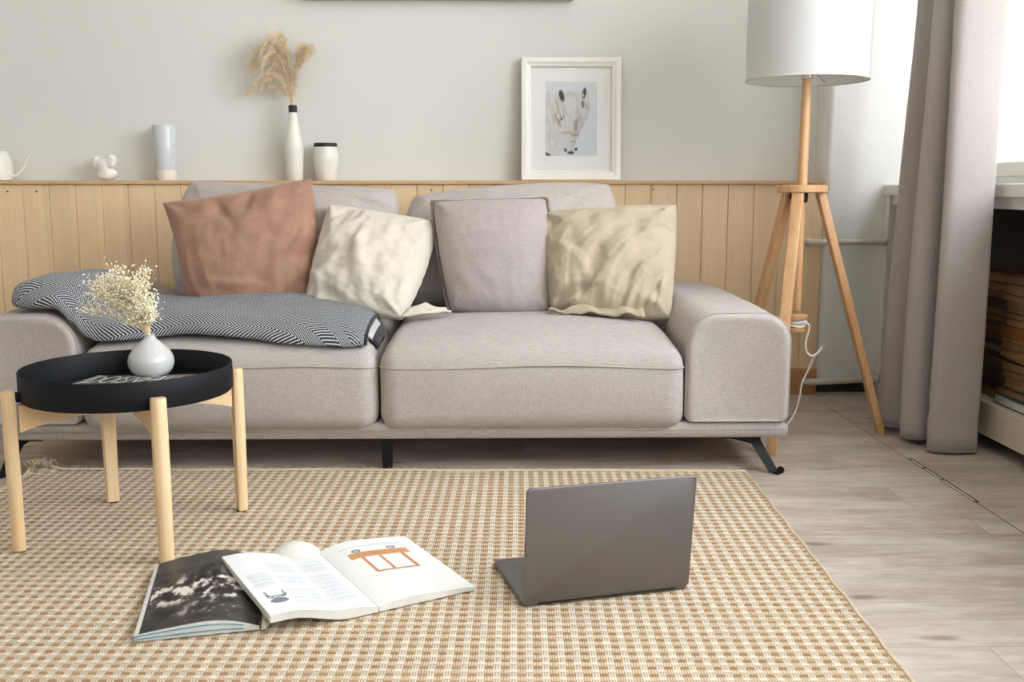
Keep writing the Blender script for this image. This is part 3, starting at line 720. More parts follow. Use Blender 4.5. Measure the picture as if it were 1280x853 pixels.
for k in range(70):
    a = rr_.uniform(0, 2*PI); L = rr_.uniform(.01, .03); x, y = rr_.uniform(-.004, .05), rr_.uniform(-.03, .006)
    fz_.add(tube([(x, y, .02), (x+L*.5*math.cos(a), y+L*.5*math.sin(a), .03+L*.3), (x+L*math.cos(a), y+L*math.sin(a), .03+L*rr_.uniform(-.4, .6))], .0014, 4))
fz_o = rugpart('frayed_fibres', fz_, M['jute']); fz_o['kind'] = 'stuff'

# ------------------------------------------------------------------ tray table
TCX, TCY, TR_, TZ0, TZ1 = -.862, -1.622, .236, .338, .404
TB = thing('tray_table', (TCX, TCY, 0), 'round side table with black steel tray on four pale birch legs', 'side table')
prof = [(TR_-.012, 0), (TR_-.004, .001), (TR_, .006), (TR_, .064), (TR_-.0012, .066), (TR_-.0026, .064), (TR_-.003, .010), (TR_-.008, .006), (.0001, .006)]
tr_ = obj('tray', lathe(prof, (TCX, TCY, TZ0), 128), M['tray'], TB, True, 40)
ang0 = rad(225-12)
LP = [(TCX+.256*math.cos(ang0+k*PI/2), TCY+.256*math.sin(ang0+k*PI/2)) for k in range(4)]
rail = MB()
for k in (0, 1):
    a = ang0+k*PI/2; L = .240; segs = []
    for i in range(25):
        s_ = -L+2*L*i/24; q = abs(s_)/L; dep = .034+.026*q**3
        segs.append([(s_, -.010, TZ0-.003-dep), (s_, .010, TZ0-.003-dep), (s_, .010, TZ0-.001), (s_, -.010, TZ0-.001)])
    vf = loft(segs); rl = obj('cross_rail', xf(rot(vf, a), lambda x, y, z: (x+TCX, y+TCY, z-(.0006 if k else 0))), M['birch_x'], TB, False)
for i, (lx_, ly_) in enumerate(LP):
    a = ang0+i*PI/2; secs = []; r0 = .0172
    # round outside, flat towards the tray
    for z, r in ((.004, r0*.93), (.012, r0*.96), (.20, r0*1.04), (.355, r0), (.3665, r0*.98), (.3695, r0*.90)):
        sec = []
        for q in range(28):
            t_ = 2*PI*q/28; px_, py_ = r*math.cos(t_), r*math.sin(t_)
            px_ = max(px_, -r*.62); X_, Y_ = px_*math.cos(a)-py_*math.sin(a), px_*math.sin(a)+py_*math.cos(a)
            sec.append((lx_+X_, ly_+Y_, z))
        secs.append(sec)
    lg = obj('leg', loft(secs), M['birch'], TB, True, 40)
    obj('foot_pad', lathe([(.0125, 0), (.0125, .004)], (lx_, ly_, 0), 16, True, True), M['black_rubber'], lg)
    obj('bracket', rot(box(.231, .2385, -.006, .006, .345, .372, .001), a) if 0 else xf(rot(box(.2345, .2425, -.007, .007, .343, .366, .001), a), lambda x, y, z: (x+TCX, y+TCY, z)), M['black_metal'], TB, False)

# painted sheets ------------------------------------------------------------
def sheet(fn_pos, fn_col, nx, ny):
    V = []; C_ = []; F = []
    for j in range(ny+1):
        for i in range(nx+1):
            a, b = i/nx, j/ny; V.append(fn_pos(a, b)); C_.append(lin(fn_col(a, b)))
    for j in range(ny):
        for i in range(nx): k = j*(nx+1)+i; F.append((k, k+1, k+nx+2, k+nx+1))
    return (V, F), C_
def sm_(x, a, b):
    t_ = max(0, min(1, (x-a)/(b-a))); return t_*t_*(3-2*t_)
def mixc(a, b, t_): return tuple(a[i]*(1-t_)+b[i]*t_ for i in range(3))
def nz3(x, y, s=0): return mn.noise(Vector((x, y, s)))

# magazine in the tray
mz = TZ0+.0062
mgT = thing('magazine', (-.88, -1.56, mz), 'closed grey magazine with white lettering lying in the black tray', 'magazine')
A0 = Vector((-.992, -1.468)); e1 = Vector((.999, .035)).normalized(); e2 = Vector((-.18, -.98)).normalized()
mw, mh = .272, .21
def mpos(a, b, z): q = A0+e1*a*mw+e2*(1-b)*mh; return (q.x, q.y, z)
def inside(q): return (Vector((q[0], q[1]))-Vector((TCX, TCY))).length < TR_-.008
secs = [[mpos(a, b, z) for a, b in ((0, 0), (1, 0), (1, 1), (0, 1))] for z in (mz, mz+.006)]
obj('pages', loft(secs), M['page_edge'], mgT, False)
def cov(a, b):
    n_ = nz3(a*5, b*4, 1)+.5*nz3(a*12, b*10, 2); g = 52+50*sm_(n_, -.3, .5)
    c = (g, g*.97, g*.93)
    if a > .66: c = mixc(c, (140, 124, 108), sm_(a, .66, .8))
    if a < .1: c = mixc((150, 156, 160), c, sm_(a, .02, .1))
    return c
s_, c_ = sheet(lambda a, b: mpos(a, b, mz+.0064), cov, 60, 50)
obj('cover', s_, M['paint_print'], mgT, True, col=c_)
def text_mesh(txt, size, sx=1, shear=0, extrude=.0002, spacing=1):
    cu = bpy.data.curves.new('lettering', 'FONT'); cu.body = txt; cu.size = size; cu.extrude = extrude; cu.shear = shear; cu.space_character = spacing; cu.offset = -.0026
    to = bpy.data.objects.new('lettering', cu); COL.objects.link(to); bpy.context.view_layer.update()
    me = bpy.data.meshes.new_from_object(to.evaluated_get(bpy.context.evaluated_depsgraph_get()))
    V = [(v.co.x*sx, v.co.y, v.co.z) for v in me.vertices]; F = [tuple(p.vertices) for p in me.polygons]
    bpy.data.objects.remove(to); bpy.data.curves.remove(cu); bpy.data.meshes.remove(me)
    return V, F
tv = text_mesh('DOISNEAU', .128, 1, 0, .0001)
w0 = max(p[0] for p in tv[0]); sc_ = .206/w0
def tpos(x, y, z):
    q = A0+e1*(.012+x*sc_)+e2*(.106-y); return (q.x, q.y, mz+.0067+z)
obj('title', xf(tv, tpos), M['ink_white'], mgT, False, label='white title lettering')
rv = ([(w0*.465, .062, 0), (w0*.492, .098, 0), (w0*.52, .098, 0), (w0*.485, .060, 0)], [(0, 1, 2, 3), (3, 2, 1, 0)])
obj('title_mark', xf(rv, lambda x, y, z: tpos(x, y, z+.0004)), M['ink_red'], mgT, False, label='red slash between the letters')

# bud vase with dried flowers
VX, VY, VZ = -.868, -1.448, TZ0+.0062
vp = [(.030, 0), (.036, .002), (.0475, .012), (.0545, .026), (.0562, .040), (.0530, .054), (.0450, .067), (.0340, .079), (.0230, .089), (.0155, .096), (.0125, .103), (.0138, .106), (.0120, .1065), (.0105, .103), (.0110, .098), (.016, .090), (.03, .075), (.03, .04), (.0001, .03)]
pv = catmull([(r, z, 0) for r, z in vp], 4)
tagit(obj('bud_vase', lathe([(max(.0001, p[0]), p[1]) for p in pv], (VX, VY, VZ), 56), M['ceramic_grey']), 'small round grey-white glazed bud vase standing in the black tray', 'vase')
NB = Vector((VX, VY, VZ+.05)); NT_ = Vector((VX, VY, VZ+.106))
df = thing('dried_flowers', tuple(NT_), 'bunch of cream dried flowers fanning out of the small bud vase', 'dried flowers')
rr_ = random.Random(11)
def ico(c, r, sub=0):
    t_ = (1+5**.5)/2; vs = [(-1, t_, 0), (1, t_, 0), (-1, -t_, 0), (1, -t_, 0), (0, -1, t_), (0, 1, t_), (0, -1, -t_), (0, 1, -t_), (t_, 0, -1), (t_, 0, 1), (-t_, 0, -1), (-t_, 0, 1)]
    fs = [(0, 11, 5), (0, 5, 1), (0, 1, 7), (0, 7, 10), (0, 10, 11), (1, 5, 9), (5, 11, 4), (11, 10, 2), (10, 7, 6), (7, 1, 8), (3, 9, 4), (3, 4, 2), (3, 2, 6), (3, 6, 8), (3, 8, 9), (4, 9, 5), (2, 4, 11), (6, 2, 10), (8, 6, 7), (9, 8, 1)]
    k = r/1.9; return [(c[0]+v[0]*k, c[1]+v[1]*k, c[2]+v[2]*k) for v in vs], fs
# each sprig: target tip offset (dx, dz) relative to the mouth
NS = 54
for k in range(NS):
    if k < 44: w = rr_.uniform(0, 1); dx = -.160+.150*w+rr_.gauss(0, .006); dz = .095+.060*math.sin(min(1, .25+w)*PI*.55)+rr_.uniform(-.035, .012)
    elif k < 50: dx = rr_.uniform(-.02, .012); dz = rr_.uniform(.06, .105)
    else: dx = rr_.uniform(-.185, -.12); dz = rr_.uniform(.045, .08)
    dy = rr_.uniform(-.035, .035)
    tip = NT_+Vector((dx, dy, dz)); mid = NT_+Vector((dx*.35, dy*.3, dz*.5)); sp = MB()
    pts = catmull([tuple(NB+Vector((rr_.uniform(-.004, .004), rr_.uniform(-.004, .004), 0))), tuple(NT_+Vector((dx*.03, rr_.uniform(-.004, .004), 0))), tuple(mid), tuple(tip)], 5)
    sp.add(tube(pts, [.0010]*8+[.0007]*(len(pts)-8), 4), 0)
    nb = 60 if k < 44 else 44
    for q in range(nb):
        t_ = rr_.uniform(.35, 1)**.8; i = int(t_*(len(pts)-1)); b0 = pts[max(9, i)]
        spread = .005+.012*t_; off = Vector((rr_.gauss(0, spread*.7), rr_.gauss(0, spread*.7), abs(rr_.gauss(0, spread))*.9)); e_ = b0+off
        if q % 2 == 0: sp.add(tube([tuple(b0-(tip-mid)*.08), tuple(e_)], .0004, 3, False), 0)
        sp.add(ico(e_, rr_.uniform(.0012, .0026)*(1.15 if t_ > .8 else 1)), 1)
    obj('sprig', sp, [M['stem'], M['blossom']], df, False)

# ------------------------------------------------------------------ open magazines on the rug
def frame2(o2, ang): 
    ex = Vector((math.cos(ang), math.sin(ang))); ey = Vector((-math.sin(ang), math.cos(ang))); return lambda x, y, z: (o2[0]+ex.x*x+ey.x*y, o2[1]+ex.y*x+ey.y*y, z)
def pageblock(fr, zt, zb, x0, x1, L, n=26, m=8, dx=lambda y: 0):
    V = []; F = []
    for j in range(m+1):
        for i in range(n+1):
            x = x0+(x1-x0)*i/n; y = L*j/m; V.append(fr(x+dx(y)*i/n, y, zt(x, y)))
    for j in range(m+1):
        for i in range(n+1): x = x0+(x1-x0)*i/n; y = L*j/m; V.append(fr(x+dx(y)*i/n, y, min(zb(x, y), zt(x, y)-.0003)))
    K = (n+1)*(m+1); g = lambda i, j: j*(n+1)+i
    for j in range(m):
        for i in range(n): F.append((g(i, j), g(i+1, j), g(i+1, j+1), g(i, j+1))); F.append((K+g(i, j), K+g(i, j+1), K+g(i+1, j+1), K+g(i+1, j)))
    for i in range(n): F.append((g(i, 0), K+g(i, 0), K+g(i+1, 0), g(i+1, 0))); F.append((g(i, m), g(i+1, m), K+g(i+1, m), K+g(i, m)))
    for j in range(m): F.append((g(0, j), g(0, j+1), K+g(0, j+1), K+g(0, j))); F.append((g(n, j), K+g(n, j), K+g(n, j+1), g(n, j+1)))
    if x1 < x0: F = [tuple(reversed(f)) for f in F]
    return V, F
RZ = .0085
# left magazine with the black and white photograph
MA = thing('open_magazine', (-.53, -2.05, RZ), 'open magazine showing a dark black and white photograph, its far side curled under', 'magazine')
frA = frame2((-.437, -2.186), rad(12.5)); LA, WA = .348, .222
def ztA(x, y):
    q = -x/WA
    return RZ+.006+.030*math.sin(min(1, q*1.9)*PI/2)*(1-q)**.75*1.25*(.75+.35*y/LA)+.004*q+.0015
def zbA(x, y): return RZ+.001
obj('page_block', pageblock(frA, ztA, zbA, -.002, -WA, LA), M['page_edge'], MA, True, 40)
for k, (f_, mt) in enumerate(((.72, 'cyan_edge'), (.30, 'cyan_edge'))):
    pts = [frA(-x, -.0015, RZ+.001+(ztA(-x, 0)-RZ)*f_) for x in np.linspace(.03, WA, 20)]; obj('page_edge_stripe', tube(pts, .0012, 5), M[mt], MA, label='blue-green page edge')
def photo(a, b):
    # a: 0 spine -> 1 outer edge ; b: 0 near -> 1 far : a market-like scene of pale shapes on dark
    x, y = a*WA*100, b*LA*100
    n_ = nz3(x*.28+y*.10, y*.30-x*.1, 4)+.6*nz3(x*.75, y*.5, 6)+.4*nz3(x*1.6, y*1.1, 9)
    g = 62+16*nz3(x*.5, y*.5, 2)
    band = math.exp(-(((b-.47)/.2)**2))+.45*math.exp(-(((b-.16)/.07)**2)-((a-.4)/.35)**2)
    g += 165*sm_(n_*.9+band*.55, .30, .80)*min(1, band*1.4)
    g -= 34*sm_(-n_, .2, .5)*(.3+band)
    if b > .80: g = 74+6*nz3(x, y, 1)+50*sm_(nz3(x*2.2+y, y*.4, 3), .40, .55)*sm_(a, .85, .5)
    if a > .955: return (226, 226, 222)
    if .94 < a <= .955: return (60, 58, 55)
    g = max(34, min(225, g)); return (g, g*.965, g*.93)
s_, c_ = sheet(lambda a, b: frA(-.002-a*(WA-.002), b*LA, ztA(-.002-a*(WA-.002), b*LA)+.0006), photo, 110, 160)
s_ = (s_[0], [tuple(reversed(f)) for f in s_[1]])
obj('photo_page', s_, M['paint_print'], MA, True, col=c_, label='glossy page with a dark black and white photograph')
# curled right half of the same magazine
def ztC(x, y): q = x/.125; return RZ+.003+(.015+.024*sm_(y, .295, .335))*math.sin(min(1, max(0, q))*PI*.86)
obj('curled_pages', pageblock(frA, ztC, zbA, .002, .125, LA*1.01, 20, 16, lambda y: -.115*(1-sm_(y, .0, .14))), M['page_edge'], MA, True, 40)
cp = []
for i in range(17):
    a = i/16; t_ = -2.6+a*4.4; r = .013+.002*a
    cp.append((.082+.012*math.cos(t_)*1.1+.020*a, LA*.985+0.0, RZ+.018+r*math.sin(t_)))
pass

# right magazine, white pages
MBk = thing('open_magazine', (-.28, -1.95, RZ), 'open magazine with white pages, a column of text and a drawing of a wooden table', 'magazine')
frB = frame2((-.2255, -2.112), rad(29.5)); LB, WB = .343, .212
def ztB(x, y):
    q = abs(x)/WB
    if x >= 0: return RZ+.007+.017*math.sin(min(1, q*2.4)*PI/2)*(1-q)**.8*(.7+.5*y/LB)+.002*(1-q)
    base_ = .010+.024*sm_(q, .25, .85)-.004*q
    return RZ+base_+.010*math.sin(min(1, q*4)*PI/2)
def zbB(x, y):
    q = abs(x)/WB
    if x >= 0: return RZ+.001
    return RZ+.001+.026*sm_(q, .25, .85)
obj('page_block', pageblock(frB, ztB, zbB, -.001, -WB, LB), M['page_edge'], MBk, True, 40)
obj('page_block', pageblock(frB, ztB, zbB, .001, WB, LB), M['page_edge'], MBk, True, 40)
PAPER = (236, 238, 240)
def textpage(a, b):
    # a: 0 at outer left edge -> 1 at spine ; b: 0 near -> 1 far
    def blk(a0, a1, b0, b1):
        if a0 < a < a1 and b0 < b < b1:
            ln_ = ((b-b0)*LB/.0046) % 1
            wgt = .75+.25*nz3(a*80, b*300, 3)
            return (206, 211, 216) if ln_ < .55 and nz3(a*60, math.floor((b-b0)*LB/.0046)*3.1, 5) > -.38 else None
        return None
    for q in ((.33, .58, .62, .80), (.33, .58, .42, .58), (.30, .58, .10, .37), (.63, .90, .62, .92), (.63, .90, .12, .58), (.06, .27, .40, .62)):
        r = blk(*q)
        if r: return r
    # little chair drawing seen upside down
    cx, cy = (a-.175)*WB*740, (b-.215)*LB*740   # mm
    def seg(x0, y0, x1, y1, w):
        dx, dy = x1-x0, y1-y0; t_ = max(0, min(1, ((cx-x0)*dx+(cy-y0)*dy)/(dx*dx+dy*dy))); return math.hypot(cx-x0-dx*t_, cy-y0-dy*t_) < w
    dk = (84, 94, 110)
    if any(seg(*s4) for s4 in ((-12, 26, -10, 6, 1.2), (14, 26, 12, 6, 1.2), (-12, 8, 14, 8, 1.6), (-14, 16, -10, 8, 1.1), (17, 16, 13, 8, 1.1), (-10, 2, 12, 2, 1.1), (-6, 8, -6, 2, 1.2), (8, 8, 8, 2, 1.2))): return dk
    if math.hypot(cx/13, (cy+9)/9) < 1 : return mixc(dk, (150, 156, 166), .5+.5*math.sin(cx*1.1)*math.sin(cy*1.1))
    return PAPER
s_, c_ = sheet(lambda a, b: frB(-.001-(1-a)*(WB-.001), b*LB, ztB(-.001-(1-a)*(WB-.001), b*LB)+.0006), textpage, 150, 240)
obj('text_page', s_, M['paint_print'], MBk, True, col=c_, label='white page with grey text columns and a small chair drawing')
PG2 = (238, 239, 236)
def drawpage(a, b):
    # a: 0 spine -> 1 outer ; b: 0 near -> 1 far. in mm from the spine/near corner
    x, y = a*WB*1000, b*LB*1000
    def quad(P4):
        s_ = None
        for i in range(4):
            x0, y0 = P4[i]; x1, y1 = P4[(i+1) % 4]; c_ = (x1-x0)*(y-y0)-(y1-y0)*(x-x0)
            if s_ is None: s_ = c_ > 0
            elif (c_ > 0) != s_: return False
        return True
    if quad(((38, 236), (176, 236), (176, 268), (38, 268))): return (205, 148, 98)
    for q in (((58, 150), (66, 150), (66, 236), (58, 236)), ((98, 150), (105, 150), (105, 236), (98, 236)), ((150, 150), (159, 150), (159, 236), (150, 236)), ((58, 146), (159, 146), (159, 153), (58, 153))):
        if quad(q): return (196, 128, 88)
    for (cx, cy) in ((62, 277), (146, 279)):
        d = math.hypot((x-cx)/11, (y-cy)/8)
        if .55 < d < 1: return (96, 104, 122)
        if d <= .55: return (190, 200, 214)
    if 300 < y < 304 and 30 < x < 178 and nz3(x*.2, 3) > -.2: return (206, 209, 212)
    if 308 < y < 311 and 90 < x < 160: return (206, 209, 212)
    return PG2
s_, c_ = sheet(lambda a, b: frB(.001+a*(WB-.001), b*LB, ztB(.001+a*(WB-.001), b*LB)+.0006), drawpage, 150, 240)
obj('drawing_page', s_, M['paint_print'], MBk, True, col=c_, label='white page with a brown drawing of a table')

# ------------------------------------------------------------------ laptop
LPt = thing('laptop', (.229, -2.06, RZ), 'open grey aluminium laptop standing on the rug with its back to the viewer', 'laptop')
la = math.atan2(.088, .348); frL = frame2((.055, -2.100), la); LW, LD = .352, .244
def rr3(x0, x1, y0, y1, z0, z1, r, edge):
    s_ = []
    for z, i in ((z0, edge), (z0+edge*.5, edge*.25), (z0+edge, 0), (z1-edge*.6, 0), (z1-edge*.2, edge*.3), (z1, edge)):
        s_.append([(x, y, z) for x, y in rrect(x0+i, x1-i, y0+i, y1-i, (r-i*.5,)*4, 6)])
    return loft(s_)
def frl(vf): return xf(vf, lambda x, y, z: frL(x, y, z))
bz = RZ
bs_ = obj('base', frl(rr3(0, LW, .006, LD, bz, bz+.0095, .011, .0025)), M['alu'], LPt, True, 45)
obj('keyboard', frl(MB_ := box(.035, LW-.035, .03, .14, bz+.0093, bz+.0098)), M['key'], bs_, False)
ks = MB()
for r_ in range(6):
    for c2 in range(14):
        x = .037+c2*.0200; y = .032+r_*.0180
        ks.add(box(x, x+.0172, y, y+.0152, bz+.0096, bz+.0108, .0008, 1))
obj('keys', frl((ks.v, ks.f)), M['key'], bs_, False)
obj('trackpad', frl(box(.108, LW-.108, .155, .235, bz+.0093, bz+.0098)), M['alu'], bs_, False)
# lid: leans a little away from the keyboard
lean = rad(6)
def lidf(x, y, z):   # y = up the lid, z = thickness (outer face at z=0)
    return frL(x, .004-y*math.sin(lean)+z*math.cos(lean), bz+.006+y*math.cos(lean)+z*math.sin(lean))
lid = obj('lid', xf(rr3(0, LW, 0, .243, 0, .0058, .010, .0018), lidf), M['alu'], LPt, True, 45)
obj('screen', xf(rr3(.005, LW-.005, .012, .238, .0056, .0062, .006, .0002), lidf), M['screen'], lid, False)
obj('hinge', frl(rot(lathe([(.0045, .03), (.0045, LW-.03)], (0, 0, 0), 14, True, True), PI/2, (0, 0), 'Y')) if 0 else frl(tube([(.03, .008, bz+.0065), (LW-.03, .008, bz+.0065)], .0042, 12)), M['black_rubber'], LPt)

# ------------------------------------------------------------------ floor lamp
LX, LY = 1.000, -.685
FL = thing('floor_lamp', (LX, LY, 0), 'tripod floor lamp with beech legs and a white drum shade', 'floor lamp')
def bar(a, b, w, d, w2=None, d2=None):
    a, b = Vector(a), Vector(b); ax = (b-a).normalized(); out = Vector((a.x-LX, a.y-LY, 0)); 
    r_ = Vector((b.x-LX, b.y-LY, 0)).normalized(); s_ = Vector((-r_.y, r_.x, 0)); n_ = ax.cross(s_).normalized(); secs = []
    for p, k in ((a, 0), (a.lerp(b, .015), 1), (a.lerp(b, .985), 2), (b, 3)):
        t_ = (p-a).length/(b-a).length; W_, D_ = w+(w2-w)*t_ if w2 else w, d+(d2-d)*t_ if d2 else d; W_ *= (.93 if k in (0, 3) else 1)
        secs.append([tuple(p+s_*x+n_*y) for x, y in rrect(-W_/2, W_/2, -D_/2, D_/2, (.003,)*4, 3)])
    return secs
for deg in (0, 242, 118):
    a = rad(deg); c_, s2 = math.cos(a), math.sin(a); top = (LX+.058*c_, LY+.058*s2, .812); foot = (LX+.300*c_, LY+.300*s2, .012)
    secs = bar(top, foot, .036, .026, .032, .024)
    secs[-1] = [(x, y, 0.0) for x, y, z in secs[-1]]
    lg = obj('leg', loft(secs), M['oak'], FL, True, 40)
obj('top_disc', lathe([(.076, 0), (.080, .003), (.080, .022), (.077, .025), (.001, .025)], (LX, LY, .806), 48), M['oak'], FL, True, 40)
obj('hinge_block', MB().add(box(LX-.016, LX+.016, LY-.016, LY+.016, .775, .808, .003)).add(xf(rot(box(-.01, .05, -.004, .004, .785, .806), rad(118)), lambda x, y, z: (x+LX, y+LY, z))), M['black_metal'], FL, False)
obj('pole', lathe([(.0125, 0), (.0135, .004), (.0125, .35), (.0115, .70)], (LX, LY, .42), 20, True, True), M['oak'], FL, True, 40)
obj('pole', lathe([(.0155, 0), (.0145, .36), (.0140, .40)], (LX, LY, .83), 24, True, True), M['oak'], FL, True, 40)
sp_ = obj('cord_spool', MB().add(lathe([(.034, 0), (.036, .002), (.036, .014), (.034, .016), (.001, .016)], (LX, LY, .392), 32)).add(lathe([(.034, 0), (.036, .002), (.036, .012), (.034, .014), (.001, .014)], (LX, LY, .350), 32)).add(lathe([(.014, 0), (.014, .03)], (LX, LY, .363), 16)), M['oak'], FL, True, 40)
cw = []
for i in range(150):
    t_ = i/149; a = t_*2*PI*6; r = .022+.008*math.sin(t_*9)+.004*math.sin(a*1.7); cw.append((LX+r*math.cos(a), LY+r*math.sin(a), .369+.018*t_+.003*math.sin(a*2.3)))
cd = MB(); cd.add(tube(cw, .0035, 7))
pth = [(LX+.02, LY-.026, .384), (LX+.034, LY-.03, .372), (LX+.030, LY-.03, .345), (LX+.024, LY-.03, .315), (LX+.030, LY-.03, .285), (LX+.048, LY-.03, .272), (LX+.068, LY-.03, .285), (LX+.078, LY-.03, .303)]
cd.add(tube(catmull(pth, 7), .0034, 7))
pth = [(LX+.078, LY-.03, .303), (LX+.074, LY-.027, .292), (LX+.055, LY-.02, .262), (LX+.045, LY-.01, .225), (LX+.028, LY, .175), (LX+.024, LY+.01, .12), (LX+.012, LY+.02, .065), (LX-.015, LY+.02, .025), (LX-.05, LY+.03, .006), (LX-.11, LY+.10, .0045), (LX-.16, LY+.35, .0045), (LX-.1, LY+.60, .0045)]
cd.add(tube(catmull(pth, 7), .0032, 7))
obj('power_cord', cd, M['cable'], FL)
obj('socket', lathe([(.016, 0), (.019, .004), (.019, .05), (.015, .055), (.015, .075), (.001, .078)], (LX, LY, 1.165), 24, True), M['chrome'], FL, True, 40)
obj('light_bulb', lathe([(.012, 0), (.014, .012), (.026, .035), (.031, .058), (.026, .080), (.012, .092), (.0005, .095)], (LX, LY, 1.240), 24), M['ceramic'], FL)
SR, SZ, ST_ = .192, 1.160, 1.52
sh = lathe([(SR, 0), (SR, (ST_-SZ)*.5), (SR-.001, ST_-SZ), (SR-.0025, ST_-SZ), (SR-.0025, (ST_-SZ)*.5), (SR-.0025, 0), (SR, 0)], (LX, LY, SZ), 96, False)
shade = obj('lamp_shade', sh, M['shade'], FL, True, 60)
for z_ in (SZ+.001, ST_): obj('shade_rim', tube([(LX+(SR-.001)*math.cos(2*PI*k/72), LY+(SR-.001)*math.sin(2*PI*k/72), z_) for k in range(73)], .0026, 6, False), M['shade_rim'], shade)
spd = MB()
for deg in (55, 175, 295): spd.add(tube([(LX+.018*math.cos(rad(deg)), LY+.018*math.sin(rad(deg)), SZ+.045), (LX+(SR-.002)*math.cos(rad(deg)), LY+(SR-.002)*math.sin(rad(deg)), SZ+.012)], .0014, 6))
spd.add(tube([(LX+.021*math.cos(2*PI*k/20), LY+.021*math.sin(2*PI*k/20), SZ+.045) for k in range(21)], .002, 6, False))
obj('shade_fitting', spd, M['chrome'], shade)

# ------------------------------------------------------------------ curtain
CT = thing('curtain', (1.40, -.8, 0), 'long grey curtain hanging in deep folds beside the window sill', 'curtain')
plan = [(1.47, -.40), (1.36, -.50), (1.46, -.56), (1.345, -.60), (1.318, -.66), (1.385, -.715), (1.41, -.755), (1.335, -.775), (1.320, -.815), (1.352, -.848), (1.400, -.845), (1.452, -.800), (1.458, -.862), (1.400, -.898), (1.354, -.924), (1.370, -.955), (1.43, -.967), (1.487, -.966), (1.500, -.950)]
cp_ = catmull([(a, b, 0) for a, b in plan], 12); NR = 56; V = []; F = []; ncol = len(cp_)
ccx, ccy = 1.42, -.80
for j in range(NR+1):
    t_ = j/NR; z = .008+(2.47-.008)*t_
    for i, p in enumerate(cp_):
        s_ = i/ncol; wx = .010*math.sin(z*2.1+s_*9)*min(1, z*1.5)+.006*mn.noise(Vector((s_*8, z*1.6, 0))); wy = .010*mn.noise(Vector((s_*6+4, z*1.3, 3)))
        # folds on the far side gather towards the top, the near panel hangs straight
        k_ = max(0, 1-s_/.62); x = p.x+wx*(.3+.7*k_)+.078*k_*sm_(z, .2, 1.6); y = p.y+wy
        if s_ > .70 and z < .22: x += .006*math.sin(z*55)*(1-z/.22)*(1-abs(s_-.8)*4 if abs(s_-.8) < .25 else 0)
        if s_ < .62: zz = z+(.012 if j == 0 else 0)+.010*(math.sin(z*48+s_*6)*.5 if z < .2 else 0)*(0)
        else: zz = z
        V.append((x, y, zz))
for j in range(NR):
    for i in range(ncol-1): k = j*ncol+i; F.append((k, k+1, k+1+ncol, k+ncol))
cf = obj('fabric', (V, F), M['curtain'], CT); md = cf.modifiers.new('s', 'SOLIDIFY'); md.thickness = .0025
hm = [(p[0], p[1]-.0016, .052) for p in [V[2*ncol+i] for i in range(int(ncol*.72), ncol)]]
obj('hem_stitch', tube(hm, .0009, 5), M['curtain'], cf)
RD = thing('curtain_rod', (1.42, -3, 2.5), 'white curtain rod running above the windows, carrying the grey curtain', 'curtain rod')
obj('rod', tube([(1.42, -5.8, 2.50), (1.42, .11, 2.50)], .012, 12), M['white_wood'], RD)
for y in (-.35, -2.9, -5.5): obj('bracket', MB().add(box(1.41, XR-.001, y-.01, y+.01, 2.51, 2.53, .002)), M['white_wood'], RD, False)

# ------------------------------------------------------------------ things on the ledge
LZ, LYc = .850, .045
# watering can
wcx = -1.947
WCn = thing('watering_can', (wcx, LYc, LZ), 'white watering can with a thin long spout at the left end of the ledge', 'watering can')
obj('body', lathe([(.050, 0), (.056, .003), (.060, .030), (.060, .050), (.055, .080), (.044, .105), (.040, .112), (.037, .112), (.038, .104), (.05, .08), (.054, .04), (.0005, .01)], (wcx, LYc, LZ), 48), M['ceramic'], WCn, True, 50)
obj('spout', tube(catmull([(wcx+.055, LYc, LZ+.018), (wcx+.075, LYc, LZ+.020), (wcx+.098, LYc, LZ+.042), (wcx+.122, LYc, LZ+.085), (wcx+.140, LYc, LZ+.115), (wcx+.150, LYc, LZ+.128)], 5), [.0065-.0040*i/25 for i in range(26)], 10), M['ceramic'], WCn)
obj('handle', tube(catmull([(wcx-.045, LYc, LZ+.105), (wcx-.03, LYc, LZ+.135), (wcx+.0, LYc, LZ+.15), (wcx-.07, LYc, LZ+.13), (wcx-.10, LYc, LZ+.07), (wcx-.058, LYc, LZ+.03)], 6), .0045, 8), M['ceramic'], WCn)
# plaster bust planter
bx, by = -1.522, .042
mbq = bpy.data.metaballs.new('bust'); mo = bpy.data.objects.new('bust', mbq); COL.objects.link(mo); mbq.resolution = .0032; mbq.render_resolution = .0032; mbq.threshold = .3
def ball(x, z, y, r, sx=1, sy=1, sz=1):
    e_ = mbq.elements.new(type='ELLIPSOID'); e_.co = (x, y, z); e_.radius = r*(1.55 if r > .014 else 2.0); e_.size_x, e_.size_y, e_.size_z = sx, sy, sz; e_.stiffness = 2
for a in ((0.006, .016, 0, .026, 1.15, .9, 1.0), (-.014, .012, 0, .018, 1, 1, 1), (.024, .018, 0, .018, 1, 1, 1), (.004, .036, 0, .022, 1, 1, 1), (-.004, .062, 0, .029, 1.1, .9, 1), (-.014, .044, 0, .018, 1, .9, .9), (.002, .075, 0, .024, 1.2, .9, .6)): ball(*a)
for (x, z, r) in ((-.034, .075, .010), (-.040, .066, .008), (-.036, .057, .008), (-.030, .085, .011), (-.037, .050, .006)): ball(x, z, -.008, r)
for (x, z, r) in ((.027, .088, .011), (.036, .080, .010), (.032, .068, .010), (.028, .056, .010), (.034, .060, .008), (.020, .078, .009), (.037, .090, .008)): ball(x, z, -.014, r)
bpy.context.view_layer.update()
me = bpy.data.meshes.new_from_object(mo.evaluated_get(bpy.context.evaluated_depsgraph_get()))
Vb = [(v.co.x+bx, v.co.y+by, v.co.z+LZ) for v in me.vertices]; Fb = [tuple(p.vertices) for p in me.polygons]
